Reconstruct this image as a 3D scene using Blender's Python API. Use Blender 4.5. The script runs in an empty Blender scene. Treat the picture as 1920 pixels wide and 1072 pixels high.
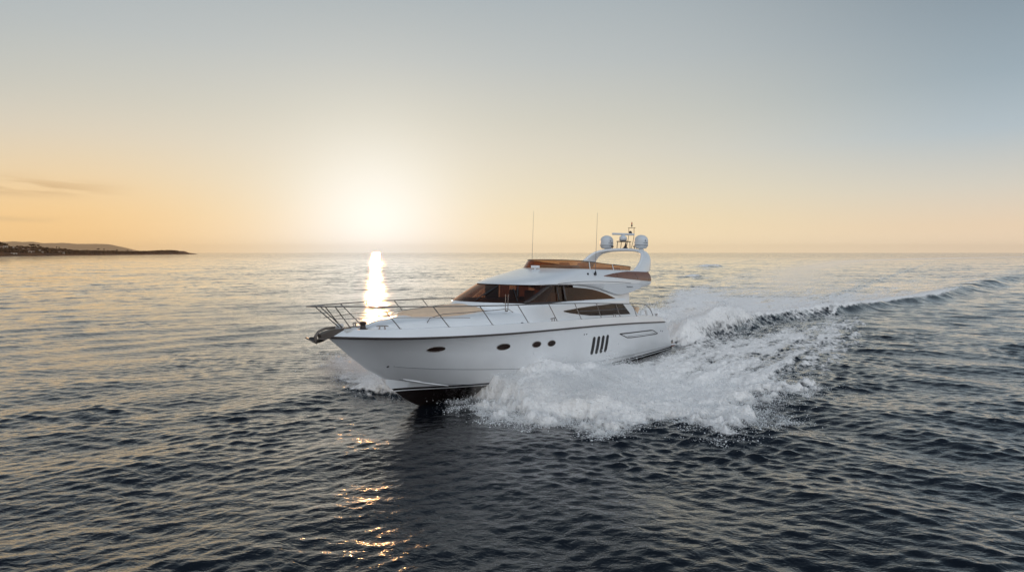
import bpy, math, random
import numpy as np
from mathutils import Vector, Matrix
from mathutils.bvhtree import BVHTree

SC = bpy.context.scene
COL = SC.collection
R = math.radians
random.seed(7)
RNG = np.random.default_rng(11)

# ------------------------------------------------------------------ camera
CAM_H = 5.2
cam = bpy.data.cameras.new("camera")
cam.sensor_width = 36.0
cam.lens = 36.0 * 1150.0 / 1920.0
cam.clip_start = 0.1
cam.clip_end = 60000.0
cam_o = bpy.data.objects.new("camera", cam)
COL.objects.link(cam_o)
cam_o.location = (0, 0, CAM_H)
cam_o.rotation_euler = (R(90) - math.atan(62 / 1150.0), 0, 0)
SC.camera = cam_o

# ------------------------------------------------------------------ render / view
SC.render.engine = 'CYCLES'
SC.view_settings.view_transform = 'Standard'
SC.view_settings.look = 'None'
SC.view_settings.exposure = 0.14
SC.view_settings.gamma = 1.0
SC.view_settings.use_curve_mapping = False
cy = SC.cycles
cy.use_denoising = True
cy.max_bounces = 8
cy.transparent_max_bounces = 16
cy.volume_bounces = 1
cy.caustics_reflective = False
cy.caustics_refractive = False
cy.sample_clamp_indirect = 4.0

# ------------------------------------------------------------------ sun and sky
SUN_AZ = math.atan(-255 / 1150.0)          # left of the view axis (+Y)
SUN_EL = R(2.2)
SUN_DIR = Vector((math.sin(SUN_AZ) * math.cos(SUN_EL), math.cos(SUN_AZ) * math.cos(SUN_EL), math.sin(SUN_EL)))
sun = bpy.data.lights.new("sun", 'SUN')
sun.energy = 0.55
sun.angle = R(0.5)
sun.color = (1.0, 0.50, 0.19)
sun_o = bpy.data.objects.new("sun", sun)
COL.objects.link(sun_o)
sun_o.location = SUN_DIR * 300
sun_o.rotation_euler = SUN_DIR.to_track_quat('Z', 'Y').to_euler()


class NT:
    """small helper round a node tree"""
    def __init__(self, tree):
        self.t = tree
        self.n = tree.nodes
        self.l = tree.links

    def node(self, kind, **kw):
        n = self.n.new(kind)
        for k, v in kw.items():
            setattr(n, k, v)
        return n

    def put(self, sock, v):
        if isinstance(v, bpy.types.NodeSocket):
            self.l.new(v, sock)
        else:
            sock.default_value = v

    def math(self, op, a, b=0.0, c=0.0, clamp=False):
        n = self.node('ShaderNodeMath', operation=op, use_clamp=clamp)
        self.put(n.inputs[0], a)
        self.put(n.inputs[1], b)
        self.put(n.inputs[2], c)
        return n.outputs[0]

    def ramp(self, fac, stops, interp='LINEAR'):
        n = self.node('ShaderNodeValToRGB')
        cr = n.color_ramp
        cr.interpolation = interp
        while len(cr.elements) < len(stops):
            cr.elements.new(0.5)
        for e, (p, c) in zip(cr.elements, stops):
            e.position = p
            e.color = (c[0], c[1], c[2], 1)
        self.put(n.inputs[0], fac)
        return n.outputs[0]

    def mix(self, fac, a, b, blend='MIX'):
        n = self.node('ShaderNodeMix', data_type='RGBA', blend_type=blend)
        self.put(n.inputs[0], fac)
        self.put(n.inputs[6], a)
        self.put(n.inputs[7], b)
        return n.outputs[2]

    def smooth(self, x, lo, hi, a=0.0, b=1.0):
        n = self.node('ShaderNodeMapRange', interpolation_type='SMOOTHSTEP')
        self.put(n.inputs[0], x)
        self.put(n.inputs[1], lo)
        self.put(n.inputs[2], hi)
        self.put(n.inputs[3], a)
        self.put(n.inputs[4], b)
        return n.outputs[0]


def build_world():
    w = bpy.data.worlds.new("World")
    SC.world = w
    w.use_nodes = True
    w.node_tree.nodes.clear()
    T = NT(w.node_tree)
    out = T.node('ShaderNodeOutputWorld')
    bg = T.node('ShaderNodeBackground')
    T.l.new(bg.outputs[0], out.inputs[0])
    tc = T.node('ShaderNodeTexCoord')
    d = tc.outputs['Generated']
    sep = T.node('ShaderNodeSeparateXYZ')
    T.l.new(d, sep.inputs[0])
    el = T.math('ARCSINE', sep.outputs[2])                       # elevation, radians
    eld = T.math('MULTIPLY', el, 180 / math.pi)                  # degrees
    u = T.math('DIVIDE', eld, 90.0, clamp=True)
    # sunward half of the sky, by elevation (u = elevation / 90)
    toward = T.ramp(u, [
        (0.0, (0.90, 0.73, 0.48)),
        (3 / 90, (0.80, 0.67, 0.44)),
        (6 / 90, (0.71, 0.64, 0.485)),
        (9 / 90, (0.635, 0.598, 0.500)),
        (12 / 90, (0.555, 0.547, 0.482)),
        (17 / 90, (0.445, 0.475, 0.475)),
        (22.4 / 90, (0.360, 0.408, 0.435)),
        (30 / 90, (0.13, 0.168, 0.208)),
        (45 / 90, (0.07, 0.095, 0.135)),
        (1.0, (0.10, 0.135, 0.19)),
    ])
    aside = T.ramp(u, [
        (0.0, (0.86, 0.68, 0.50)),
        (2 / 90, (0.77, 0.61, 0.44)),
        (5 / 90, (0.61, 0.575, 0.50)),
        (9 / 90, (0.41, 0.475, 0.515)),
        (13 / 90, (0.305, 0.375, 0.425)),
        (17.5 / 90, (0.240, 0.300, 0.350)),
        (28 / 90, (0.10, 0.138, 0.180)),
        (45 / 90, (0.06, 0.085, 0.125)),
        (1.0, (0.10, 0.135, 0.19)),
    ])
    # the sky behind the camera: brighter, pale blue above a rosy belt
    back = T.ramp(u, [
        (0.00, (0.34, 0.31, 0.32)),
        (0.06, (0.52, 0.51, 0.53)),
        (0.15, (0.98, 1.04, 1.11)),
        (0.35, (1.06, 1.17, 1.28)),
        (0.65, (0.42, 0.51, 0.62)),
        (1.00, (0.10, 0.135, 0.19)),
    ])
    # horizontal angle to the sun
    hl = T.math('SQRT', T.math('MAXIMUM', T.math('SUBTRACT', 1.0, T.math('MULTIPLY', sep.outputs[2], sep.outputs[2])), 1e-5))
    hx = T.math('DIVIDE', T.math('ADD', T.math('MULTIPLY', sep.outputs[0], math.sin(SUN_AZ)),
                                 T.math('MULTIPLY', sep.outputs[1], math.cos(SUN_AZ))), hl)
    fb = T.smooth(hx, 0.35, -0.55)
    side = T.smooth(hx, 0.985, 0.60)
    sky = T.mix(fb, T.mix(side, toward, aside), back)
    # the left of the horizon glows a deeper orange over the land
    az0 = T.math('MULTIPLY', T.math('ARCTAN2', sep.outputs[0], sep.outputs[1]), 180 / math.pi)
    le = T.math('DIVIDE', eld, 7.0)
    land_glow = T.math('MULTIPLY', T.smooth(az0, -11.0, -38.0), T.math('EXPONENT', T.math('MULTIPLY', T.math('MULTIPLY', le, le), -1.0)))
    land_glow = T.math('MULTIPLY', land_glow, T.math('SUBTRACT', 1.0, fb))
    sky = T.mix(T.math('MULTIPLY', land_glow, 0.85), sky, (0.85, 0.525, 0.21, 1))
    # a real atmosphere, faint, under the graded one
    ns = T.node('ShaderNodeTexSky', sky_type='NISHITA')
    ns.sun_disc = False
    ns.sun_elevation = SUN_EL
    ns.sun_rotation = SUN_AZ
    ns.air_density = 1.0
    ns.dust_density = 2.0
    nsm = T.mix(1.0, ns.outputs[0], (0.004, 0.004, 0.004, 1), 'MULTIPLY')
    # glow round the sun
    dot = T.node('ShaderNodeVectorMath', operation='DOT_PRODUCT')
    T.l.new(d, dot.inputs[0])
    dot.inputs[1].default_value = SUN_DIR
    ang = T.math('MULTIPLY', T.math('ARCCOSINE', T.math('MINIMUM', dot.outputs['Value'], 1.0)), 180 / math.pi)
    g1 = T.math('EXPONENT', T.math('MULTIPLY', T.math('MULTIPLY', ang, ang), -1 / (2 * 4.5 ** 2)))
    g2 = T.math('EXPONENT', T.math('MULTIPLY', T.math('MULTIPLY', ang, ang), -1 / (2 * 9.0 ** 2)))
    sky = T.mix(T.math('MULTIPLY', g2, 0.60), sky, (0.71, 0.705, 0.62, 1))
    sky = T.mix(T.math('MULTIPLY', g1, 1.0), sky, (0.83, 0.865, 0.84, 1))
    g3 = T.math('EXPONENT', T.math('MULTIPLY', T.math('MULTIPLY', ang, ang), -1 / (2 * 1.5 ** 2)))
    g4 = T.math('EXPONENT', T.math('MULTIPLY', T.math('MULTIPLY', ang, ang), -1 / (2 * 6.0 ** 2)))
    sky = T.mix(g3, sky, T.mix(1.0, sky, (0.03, 0.03, 0.02, 1), 'ADD'))
    sky = T.mix(g4, sky, T.mix(1.0, sky, (0.03, 0.025, 0.015, 1), 'ADD'))
    # thin streaks of cloud low on the left
    mp = T.node('ShaderNodeCombineXYZ')
    az = T.math('MULTIPLY', T.math('ARCTAN2', sep.outputs[0], sep.outputs[1]), 180 / math.pi)
    T.put(mp.inputs[0], T.math('MULTIPLY', az, 0.16))
    T.put(mp.inputs[1], T.math('MULTIPLY', T.math('ADD', eld, T.math('MULTIPLY', az, 0.05)), 1.9))
    nz = T.node('ShaderNodeTexNoise', noise_dimensions='3D')
    T.l.new(mp.outputs[0], nz.inputs['Vector'])
    nz.inputs['Scale'].default_value = 1.0
    nz.inputs['Detail'].default_value = 5.0
    nz.inputs['Roughness'].default_value = 0.55
    band = T.math('EXPONENT', T.math('MULTIPLY', T.math('POWER', T.math('DIVIDE', T.math('SUBTRACT', T.math('ADD', eld, T.math('MULTIPLY', T.math('ADD', az, 40.0), -0.02)), 4.75), 0.60), 2.0), -1.0))
    band2 = T.math('EXPONENT', T.math('MULTIPLY', T.math('POWER', T.math('DIVIDE', T.math('SUBTRACT', eld, 2.45), 0.20), 2.0), -1.0))
    azm = T.smooth(az, -30.0, -39.0)
    azm2 = T.smooth(az, -33.5, -38.0)
    cm = T.math('ADD', T.math('MULTIPLY', band, azm), T.math('MULTIPLY', T.math('MULTIPLY', band2, azm2), 0.45))
    cl = T.math('MULTIPLY', cm, T.smooth(nz.outputs[0], 0.36, 0.60), clamp=True)
    sky = T.mix(T.math('MULTIPLY', cl, 0.95), sky, (0.60, 0.415, 0.23, 1))
    sky = T.mix(1.0, sky, nsm, 'ADD')
    T.l.new(sky, bg.inputs[0])
    bg.inputs[1].default_value = 1.0


build_world()

# ------------------------------------------------------------------ helpers


def tag(o, label=None, cat=None, group=None, kind=None):
    if label:
        o["label"] = label
    if cat:
        o["category"] = cat
    if group:
        o["group"] = group
    if kind:
        o["kind"] = kind
    return o


def empty(name, loc=(0, 0, 0), parent=None):
    o = bpy.data.objects.new(name, None)
    o.empty_display_size = 0.3
    COL.objects.link(o)
    o.location = loc
    if parent:
        o.parent = parent
    return o


class MB:
    """collects geometry; build() links it as one mesh object"""
    def __init__(self):
        self.v = []
        self.f = []

    def add(self, verts, faces):
        b = len(self.v)
        self.v += [tuple(p) for p in verts]
        self.f += [tuple(i + b for i in f) for f in faces]
        return self

    def grid(self, rows, closed=False, flip=False):
        """rows: list of equally long point rows"""
        n = len(rows[0])
        vs = [p for r in rows for p in r]
        fs = []
        for i in range(len(rows) - 1):
            for j in range(n if closed else n - 1):
                k = (j + 1) % n
                q = (i * n + j, i * n + k, (i + 1) * n + k, (i + 1) * n + j)
                fs.append(q[::-1] if flip else q)
        return self.add(vs, fs)

    def tube(self, pts, r, seg=8, cap=True):
        pts = [Vector(p) for p in pts]
        n = len(pts)
        rr = r if isinstance(r, (list, tuple)) else [r] * n
        rows = []
        nrm = None
        for i, p in enumerate(pts):
            a = pts[max(i - 1, 0)]
            b = pts[min(i + 1, n - 1)]
            t = (b - a).normalized()
            if nrm is None:
                nrm = t.orthogonal().normalized()
            else:
                nrm = (nrm - t * nrm.dot(t))
                nrm = nrm.normalized() if nrm.length > 1e-6 else t.orthogonal().normalized()
            bi = t.cross(nrm)
            rows.append([p + (nrm * math.cos(2 * math.pi * k / seg) + bi * math.sin(2 * math.pi * k / seg)) * rr[i] for k in range(seg)])
        self.grid(rows, closed=True)
        if cap:
            b = len(self.v) - n * seg
            self.f.append(tuple(b + k for k in range(seg))[::-1])
            self.f.append(tuple(b + (n - 1) * seg + k for k in range(seg)))
        return self

    def box(self, c, s, rot=None):
        c = Vector(c)
        hs = [x / 2 for x in s]
        vs = [Vector((sx * hs[0], sy * hs[1], sz * hs[2])) for sx in (-1, 1) for sy in (-1, 1) for sz in (-1, 1)]
        if rot is not None:
            vs = [rot @ v for v in vs]
        vs = [v + c for v in vs]
        return self.add(vs, [(0, 1, 3, 2), (4, 6, 7, 5), (0, 4, 5, 1), (2, 3, 7, 6), (0, 2, 6, 4), (1, 5, 7, 3)])

    def lathe(self, prof, c=(0, 0, 0), seg=24):
        """prof: (radius, z) pairs, bottom to top"""
        rows = [[(c[0] + r * math.cos(2 * math.pi * k / seg), c[1] + r * math.sin(2 * math.pi * k / seg), c[2] + z) for k in range(seg)] for r, z in prof]
        b = len(self.v)
        self.grid(rows, closed=True)
        self.f.append(tuple(b + k for k in range(seg))[::-1])
        self.f.append(tuple(b + (len(prof) - 1) * seg + k for k in range(seg)))
        return self

    def slab(self, poly, n, th):
        """polygon given an extruded thickness along -n"""
        n = Vector(n).normalized() * th
        k = len(poly)
        top = [Vector(p) for p in poly]
        bot = [p - n for p in top]
        return self.add(top + bot, [tuple(range(k)), tuple(range(2 * k - 1, k - 1, -1))] + [(i, k + i, k + (i + 1) % k, (i + 1) % k) for i in range(k)])

    def build(self, name, mat=None, parent=None, smooth=True, angle=35, bevel=0.0):
        me = bpy.data.meshes.new(name)
        me.from_pydata(self.v, [], self.f)
        me.update()
        if mat:
            me.materials.append(mat)
        o = bpy.data.objects.new(name, me)
        COL.objects.link(o)
        if parent:
            o.parent = parent
        if bevel:
            m = o.modifiers.new("bevel", 'BEVEL')
            m.width = bevel
            m.segments = 3
            m.limit_method = 'ANGLE'
        if smooth:
            me.polygons.foreach_set("use_smooth", [True] * len(me.polygons))
            me.set_sharp_from_angle(angle=R(angle))
        return o


def mat(name):
    m = bpy.data.materials.new(name)
    m.use_nodes = True
    m.node_tree.nodes.clear()
    T = NT(m.node_tree)
    out = T.node('ShaderNodeOutputMaterial')
    return m, T, out


def principled(name, col, rough=0.4, metal=0.0, noise=0.0, nscale=3.0, coat=0.0, spec=0.5, bump=0.0, bscale=40.0):
    m, T, out = mat(name)
    p = T.node('ShaderNodeBsdfPrincipled')
    T.l.new(p.outputs[0], out.inputs[0])
    p.inputs['Base Color'].default_value = (*col, 1)
    p.inputs['Roughness'].default_value = rough
    p.inputs['Metallic'].default_value = metal
    p.inputs['Coat Weight'].default_value = coat
    p.inputs['Specular IOR Level'].default_value = spec
    tc = T.node('ShaderNodeTexCoord')
    if noise:
        nz = T.node('ShaderNodeTexNoise')
        nz.inputs['Scale'].default_value = nscale
        nz.inputs['Detail'].default_value = 4
        T.l.new(tc.outputs['Object'], nz.inputs['Vector'])
        dark = tuple(c * (1 - noise) for c in col)
        T.l.new(T.mix(T.smooth(nz.outputs[0], 0.35, 0.65), (*dark, 1), (*col, 1)), p.inputs['Base Color'])
        T.l.new(T.smooth(nz.outputs[0], 0.3, 0.7, rough * 0.85, min(1, rough * 1.2)), p.inputs['Roughness'])
    if bump:
        nb = T.node('ShaderNodeTexNoise')
        nb.inputs['Scale'].default_value = bscale
        T.l.new(tc.outputs['Object'], nb.inputs['Vector'])
        b = T.node('ShaderNodeBump')
        b.inputs['Strength'].default_value = bump
        b.inputs['Distance'].default_value = 0.01
        T.l.new(nb.outputs[0], b.inputs['Height'])
        T.l.new(b.outputs[0], p.inputs['Normal'])
    return m


def lerp_tab(tab):
    xs = [t[0] for t in tab]
    ys = [t[1] for t in tab]
    return lambda x: float(np.interp(x, xs, ys))


def spline_tab(tab):
    """smooth (monotone cubic) interpolation through (x, y)"""
    xs = np.array([t[0] for t in tab], float)
    ys = np.array([t[1] for t in tab], float)
    h = np.diff(xs)
    dlt = np.diff(ys) / h
    m = np.zeros_like(ys)
    m[0] = dlt[0]
    m[-1] = dlt[-1]
    for i in range(1, len(xs) - 1):
        if dlt[i - 1] * dlt[i] > 0:
            w1 = 2 * h[i] + h[i - 1]
            w2 = h[i] + 2 * h[i - 1]
            m[i] = (w1 + w2) / (w1 / dlt[i - 1] + w2 / dlt[i])

    def f(x):
        x = min(max(x, xs[0]), xs[-1])
        i = min(max(int(np.searchsorted(xs, x)) - 1, 0), len(h) - 1)
        t = (x - xs[i]) / h[i]
        return float((2 * t ** 3 - 3 * t * t + 1) * ys[i] + (t ** 3 - 2 * t * t + t) * h[i] * m[i] + (-2 * t ** 3 + 3 * t * t) * ys[i + 1] + (t ** 3 - t * t) * h[i] * m[i + 1])
    return f


# ------------------------------------------------------------------ noise (numpy)


def _hash(ix, iy, seed):
    h = (ix.astype(np.int64) * 374761393 + iy.astype(np.int64) * 668265263 + seed * 974711) & 0x7fffffff
    h = ((h ^ (h >> 13)) * 1274126177) & 0x7fffffff
    return ((h ^ (h >> 16)) & 0xffff) / 65535.0


def vnoise(x, y, seed=0):
    ix = np.floor(x)
    iy = np.floor(y)
    fx = x - ix
    fy = y - iy
    ix = ix.astype(np.int64)
    iy = iy.astype(np.int64)
    ux = fx * fx * fx * (fx * (fx * 6 - 15) + 10)
    uy = fy * fy * fy * (fy * (fy * 6 - 15) + 10)
    a = _hash(ix, iy, seed)
    b = _hash(ix + 1, iy, seed)
    c = _hash(ix, iy + 1, seed)
    d = _hash(ix + 1, iy + 1, seed)
    return (a * (1 - ux) + b * ux) * (1 - uy) + (c * (1 - ux) + d * ux) * uy


def fbm(x, y, octv=5, seed=0, gain=0.5, lac=2.03):
    s = 0.0
    a = 1.0
    t = 0.0
    for k in range(octv):
        s = s + a * vnoise(x, y, seed + 17 * k)
        t += a
        a *= gain
        x, y = x * lac * 0.8 - y * lac * 0.6 + 3.1, x * lac * 0.6 + y * lac * 0.8 + 1.7
    return s / t


def sstep(x, a, b):
    t = np.clip((x - a) / (b - a), 0, 1)
    return t * t * (3 - 2 * t)


# ------------------------------------------------------------------ the yacht's place on the water
HEAD = -2.198356
TRIM = 0.0365
ORG = Vector((6.754, 34.318, -0.684))
HV = np.array([math.cos(HEAD), math.sin(HEAD)])
PV = np.array([-HV[1], HV[0]])
SV = np.array([ORG.x, ORG.y])


# ------------------------------------------------------------------ wake shape, in yacht axes: s forward from the transom, c to port
HULL_HB = [(-1.5, 2.0), (0, 2.15), (8, 2.15), (10, 1.95), (12, 1.6), (14, 0.95), (15.5, 0.35), (16.4, 0.0), (17, -0.6)]
SF_TAB = [(0, 14.5), (1.8, 15.8), (3.1, 16.5), (4.4, 16.8), (5.3, 16.0), (6.0, 16.2), (6.7, 16.6), (7.1, 15.4), (7.4, 13.9), (8.4, 13.9), (9.5, 14.6), (10, 13.8), (10.6, 12.6), (11.2, 10.5)]
CO_TAB = [(-60, 4.0), (-30, 7.0), (-22, 8.9), (-18, 10.0), (-9, 10.5), (-3, 10.4), (3.2, 9.5), (5.5, 10.6), (9.0, 9.6), (10.5, 9.2), (12.6, 10.6), (14, 10.6), (17, 10.2)]
R1_TAB = [(-400, 62), (-250, 40), (-136, 24.5), (-52, 12), (-33, 6.9), (-16, 2.9), (-10, 2.2), (-4, 1.8), (-1.5, 1.6)]
R1_H = [(-400, 0.25), (-250, 0.38), (-136, 0.56), (-80, 0.60), (-52, 0.50), (-33, 0.50), (-16, 0.75), (-10, 1.5), (-6, 1.5), (-3, 0.95), (-1.2, 0.0)]


def tabf(tab, x):
    return np.interp(x, [t[0] for t in tab], [t[1] for t in tab])


def wake(x, y):
    """height and foam cover the yacht adds to the sea at world x, y"""
    dx = x - SV[0]
    dy = y - SV[1]
    s = dx * HV[0] + dy * HV[1]
    c = dx * PV[0] + dy * PV[1]
    n1 = fbm(s * 0.55, c * 0.55, 5, 3)
    n2 = fbm(s * 1.7, c * 1.7, 5, 9)
    n3 = fbm(s * 4.5, c * 4.5, 4, 23)
    n4 = fbm(s * 9.0, c * 9.0, 3, 57)
    # sheets of spray streak outward from the bow, then along the track
    st_out = fbm(s * 2.4 + c * 0.5, c * 0.42, 4, 131)
    st_aft = fbm(s * 0.35, c * 2.2, 4, 137)
    fwd = sstep(s, 6.0, 12.0)
    st = st_out * fwd + st_aft * (1 - fwd)
    edge = (st - 0.5) * 1.6 + (n2 - 0.5) * 2.4 + (n3 - 0.5) * 1.1
    hb = tabf(HULL_HB, s)
    sf = tabf(SF_TAB, c)
    co = tabf(CO_TAB, s)
    dh = c - hb                                             # distance outboard of the hull side
    # port bow spray and the foam sheet it leaves
    inside = sstep(sf - s + edge * 0.8, -0.9, 1.7) * sstep(co - c + edge * 1.1, -0.6, 2.0) * sstep(dh, -0.3, 0.1)
    gap = sstep(s, 7.5, 4.5) * sstep(s, -2.5, -0.5) * sstep(dh, 1.1 + (n2 - .5) * 1.2, 0.5)
    trough = sstep(s, -2.0, -6.0) * sstep(s, -30, -16) * np.exp(-((c - tabf(R1_TAB, s) - 1.7) / 1.1) ** 2)
    age = sstep(s, 2.0, -45.0)
    foam_p = inside * (1 - gap) * (1 - 0.5 * trough) * (1.0 - 0.42 * age) * (0.63 + 0.37 * sstep(s, 1.0, 10.0) + 0.55 * (n1 - 0.5) * sstep(s, 9.0, 3.0))
    foam_p = np.clip(foam_p + (st - 0.5) * 1.1 * foam_p, 0, 1)
    foam_p *= (c > 0)
    top = np.exp(-((s - 12.6) / np.where(s > 12.6, 2.6, 4.2)) ** 2)
    roll = np.exp(-((c - hb - 1.5) / 1.9) ** 2)
    fan = sstep(s, 10.0, 14.0) * sstep(c, 8.0, 5.5)
    body = sstep(inside, 0.5, 1.0)
    hp = body * (1 - gap) * (c > 0) * (top * roll * (0.38 + 0.85 * n1 + 0.28 * (n2 - 0.4)) * 0.80 + fan * (0.10 + 0.75 * np.clip(n1 - 0.25, 0, 1)) + 0.34 * (st - 0.4) * sstep(s, -4, 6) + 0.18 * (n2 - 0.35) + 0.12 * (n3 - 0.4) + 0.10 * (n4 - 0.4))
    lobe = np.exp(-((c - 9.0) / 1.3) ** 2) * sstep(s, 4.0, 9.0) * inside
    hp = hp + lobe * 0.35 * n2
    # starboard bow spray
    cs = -c
    sfs = np.interp(cs, [0, 1.8, 2.8, 4.2, 6.7, 8.5, 10.5], [15.6, 16.6, 16.7, 16.4, 15.0, 14.6, 12.6])
    ins = sstep(sfs - s + edge * 0.7, -0.2, 0.7) * sstep(10.5 - cs + edge, -0.3, 1.2) * sstep(cs - hb, -0.3, 0.1) * sstep(s, -6.0, 3.0)
    foam_s = ins * (0.9 - 0.35 * sstep(cs, 4, 8))
    hs = ins * (np.exp(-((s - 13.5) / 3.2) ** 2) * np.exp(-((cs - hb - 1.6) / 2.2) ** 2) * (0.3 + 0.9 * n1) * 0.75 + 0.12 * (n2 - .35))
    # stern waves
    lo1 = fbm(s * 0.10 + 7.0, c * 0.02, 3, 91)
    lo2 = fbm(s * 0.35 + 3.0, c * 0.12, 2, 95)
    c1 = tabf(R1_TAB, s) + (lo2 - 0.5) * 0.9 + (lo1 - 0.5) * 2.6 * sstep(s, -14, -40)
    h1 = tabf(R1_H, s) * (s < -1.2) * (1 + (lo1 - 0.5) * 1.3 * sstep(s, -14, -30))
    d = c - c1
    wid = 1.0 + np.clip(-s, 0, 300) * 0.022
    ridge1 = np.where(d > 0, np.exp(-(d / (0.62 * wid)) ** 2), np.exp(-(d / (1.7 * wid)) ** 2))
    brk = sstep(s, -84.0, -52.0)
    crest = np.where(d > 0, np.exp(-(d / np.where(s > -13, 1.0, 0.55)) ** 2), np.exp(-(d / 2.1) ** 2))
    foam_1 = crest * brk * (s < -1.5) * (0.74 + 0.4 * n2)
    hr = h1 * ridge1 * (0.72 + 0.55 * lo2) + crest * brk * (s < -1.5) * (0.14 * (n2 - 0.4) + 0.07 * (n3 - 0.4)) * sstep(d, 0.25, -0.2)
    c2 = -1.35 * tabf(R1_TAB, s) - (lo2 - 0.5) * 1.6
    d2 = -(c - c2)
    h2 = tabf(R1_H, s) * (s < -1.2) * 0.75 * (1 - 0.6 * sstep(s, -18, -45))
    ridge2 = np.where(d2 > 0, np.exp(-(d2 / (0.9 * wid)) ** 2), np.exp(-(d2 / (2.0 * wid)) ** 2))
    crest2 = np.exp(-(d2 / 2.3) ** 2)
    foam_2 = crest2 * sstep(s, -75.0, -35.0) * (s < -2) * (0.55 + 0.5 * n2)
    hr2 = h2 * ridge2 * (0.55 + 0.8 * lo2) + crest2 * sstep(s, -70.0, -40.0) * (s < -2) * 0.25 * (n2 - 0.4)
    # two short breaking humps on the far stern wave
    for hs_, hc_, hh_, hl_, hw_ in ((-96.0, -31.0, 1.25, 5.0, 2.2), (-190.0, -58.0, 2.0, 9.0, 4.0), (-88.0, -26.0, 0.8, 4.0, 1.8)):
        g_ = np.exp(-((s - hs_) / hl_) ** 2 - ((c - hc_ + 0.25 * (s - hs_)) / hw_) ** 2)
        hr2 = hr2 + g_ * hh_ * (0.5 + lo2) * 0.45
        foam_2 = np.maximum(foam_2, sstep(g_, 0.25, 0.9) * 0.75)
    # churned water between the stern waves, thinning with distance
    mid = sstep(c, c2 - 1.0, c2 + 1.5) * sstep(c, c1 + 0.6, c1 - 0.8) * sstep(s, -0.8, -2.5)
    streak = fbm(s * 0.16, c * 1.1, 4, 41)
    foam_m = mid * (0.70 * sstep(s, -80.0, -2.0) + 0.42 * sstep(s, -400, -20)) * (0.35 + 1.1 * streak)
    hm = mid * sstep(s, -25, -2) * (-0.22 + 0.30 * (n2 - 0.4) + 0.18 * (n3 - .4)) * sstep(s, -0.9, -2.6)
    # low boil of spray just behind the swim platform, port quarter
    boil = np.exp(-((s + 2.6) / 2.0) ** 2) * np.exp(-((c - 2.7) / 1.0) ** 2)
    foam_b = boil * 0.95
    hbz = boil * (0.12 + 0.55 * np.clip(n2 - 0.25, 0, 1))
    foam = np.clip(np.maximum.reduce([foam_p, foam_s, foam_1, foam_2, foam_m, foam_b]), 0, 1)
    h = hp + hs + hr + hr2 + hm + hbz
    hull = sstep(np.abs(c) - hb, 0.15, -0.35) * (s > -1.4) * (s < 17)
    h = h * (1 - hull) - 0.25 * hull
    # the old track far astern: a smooth pale band
    ct = np.interp(s, [-1200, -934, -700, -422, -168, -84, -40], [170, 70, 0, -42, -24, -9, -3])
    slick = np.exp(-((c - ct) / (4.0 + np.clip(-s, 0, 1200) * 0.03)) ** 2) * sstep(s, -30, -90)
    return h, foam, slick, s, c


# ------------------------------------------------------------------ sea
def make_waves(seed, mean, spread, total):
    rng = np.random.default_rng(seed)
    W = []
    N = 56
    lam = np.exp(np.linspace(math.log(0.22), math.log(9.0), N)) * rng.uniform(0.94, 1.06, N)
    wgt = np.exp(-((np.log(lam / 0.42)) / 0.76) ** 2) + 0.36 * np.exp(-((np.log(lam / 3.4)) / 0.75) ** 2)
    wgt /= math.sqrt((wgt ** 2).sum() / 2)
    for L, w in zip(lam, wgt):
        th = mean + rng.normal(0, spread)
        slope = total * w
        k = 2 * math.pi / L
        W.append((L, k * math.cos(th), k * math.sin(th), slope / k, rng.uniform(0, 6.283)))
    return W


# chop running in from two sides: one set to the left of the yacht, one to the right
WAVES = [(0, q) for q in make_waves(5, R(114), 0.52, 0.150)] + [(1, q) for q in make_waves(8, R(60), 0.52, 0.172)]


def wave_xyz(x, y, dr):
    px = np.zeros_like(x)
    py = np.zeros_like(x)
    pz = np.zeros_like(x)
    gust = 0.38 + 1.30 * fbm(x * 0.035 + 5.2, y * 0.05 + 1.3, 3, 77)
    gust2 = 0.62 + 0.80 * sstep(fbm(x * 0.16 + 2.2, y * 0.24 + 7.3, 4, 78), 0.34, 0.68)
    rightness = sstep(x / (np.abs(y) + 6.0), -0.25, 0.40)
    wts = (np.sqrt(1 - rightness), np.sqrt(rightness))
    for grp, (L, kx, ky, a, ph) in WAVES:
        lod = sstep(L / dr, 1.8, 3.4)
        m = (lod > 0.001) & (wts[grp] > 0.02)
        if not m.any():
            continue
        kk = math.hypot(kx, ky)
        arg = kx * x[m] + ky * y[m] + ph
        g = (gust[m] * gust2[m] if L < 2.5 else gust[m]) * lod[m] * a * wts[grp][m]
        cs = np.cos(arg)
        pz[m] += g * np.sin(arg)
        px[m] += g * cs * kx / kk * 1.0
        py[m] += g * cs * ky / kk * 1.0
    return px, py, pz


def mesh_from_arrays(name, V, F, mats, smooth=True):
    me = bpy.data.meshes.new(name)
    me.vertices.add(len(V))
    me.vertices.foreach_set("co", np.ascontiguousarray(V, dtype=np.float32).ravel())
    nf, k = F.shape
    me.loops.add(nf * k)
    me.loops.foreach_set("vertex_index", np.ascontiguousarray(F, dtype=np.int32).ravel())
    me.polygons.add(nf)
    me.polygons.foreach_set("loop_start", np.arange(0, nf * k, k, dtype=np.int32))
    me.polygons.foreach_set("loop_total", np.full(nf, k, dtype=np.int32))
    if smooth:
        me.polygons.foreach_set("use_smooth", np.ones(nf, dtype=bool))
    for m in mats:
        me.materials.append(m)
    me.update(calc_edges=True)
    o = bpy.data.objects.new(name, me)
    COL.objects.link(o)
    return o


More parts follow.
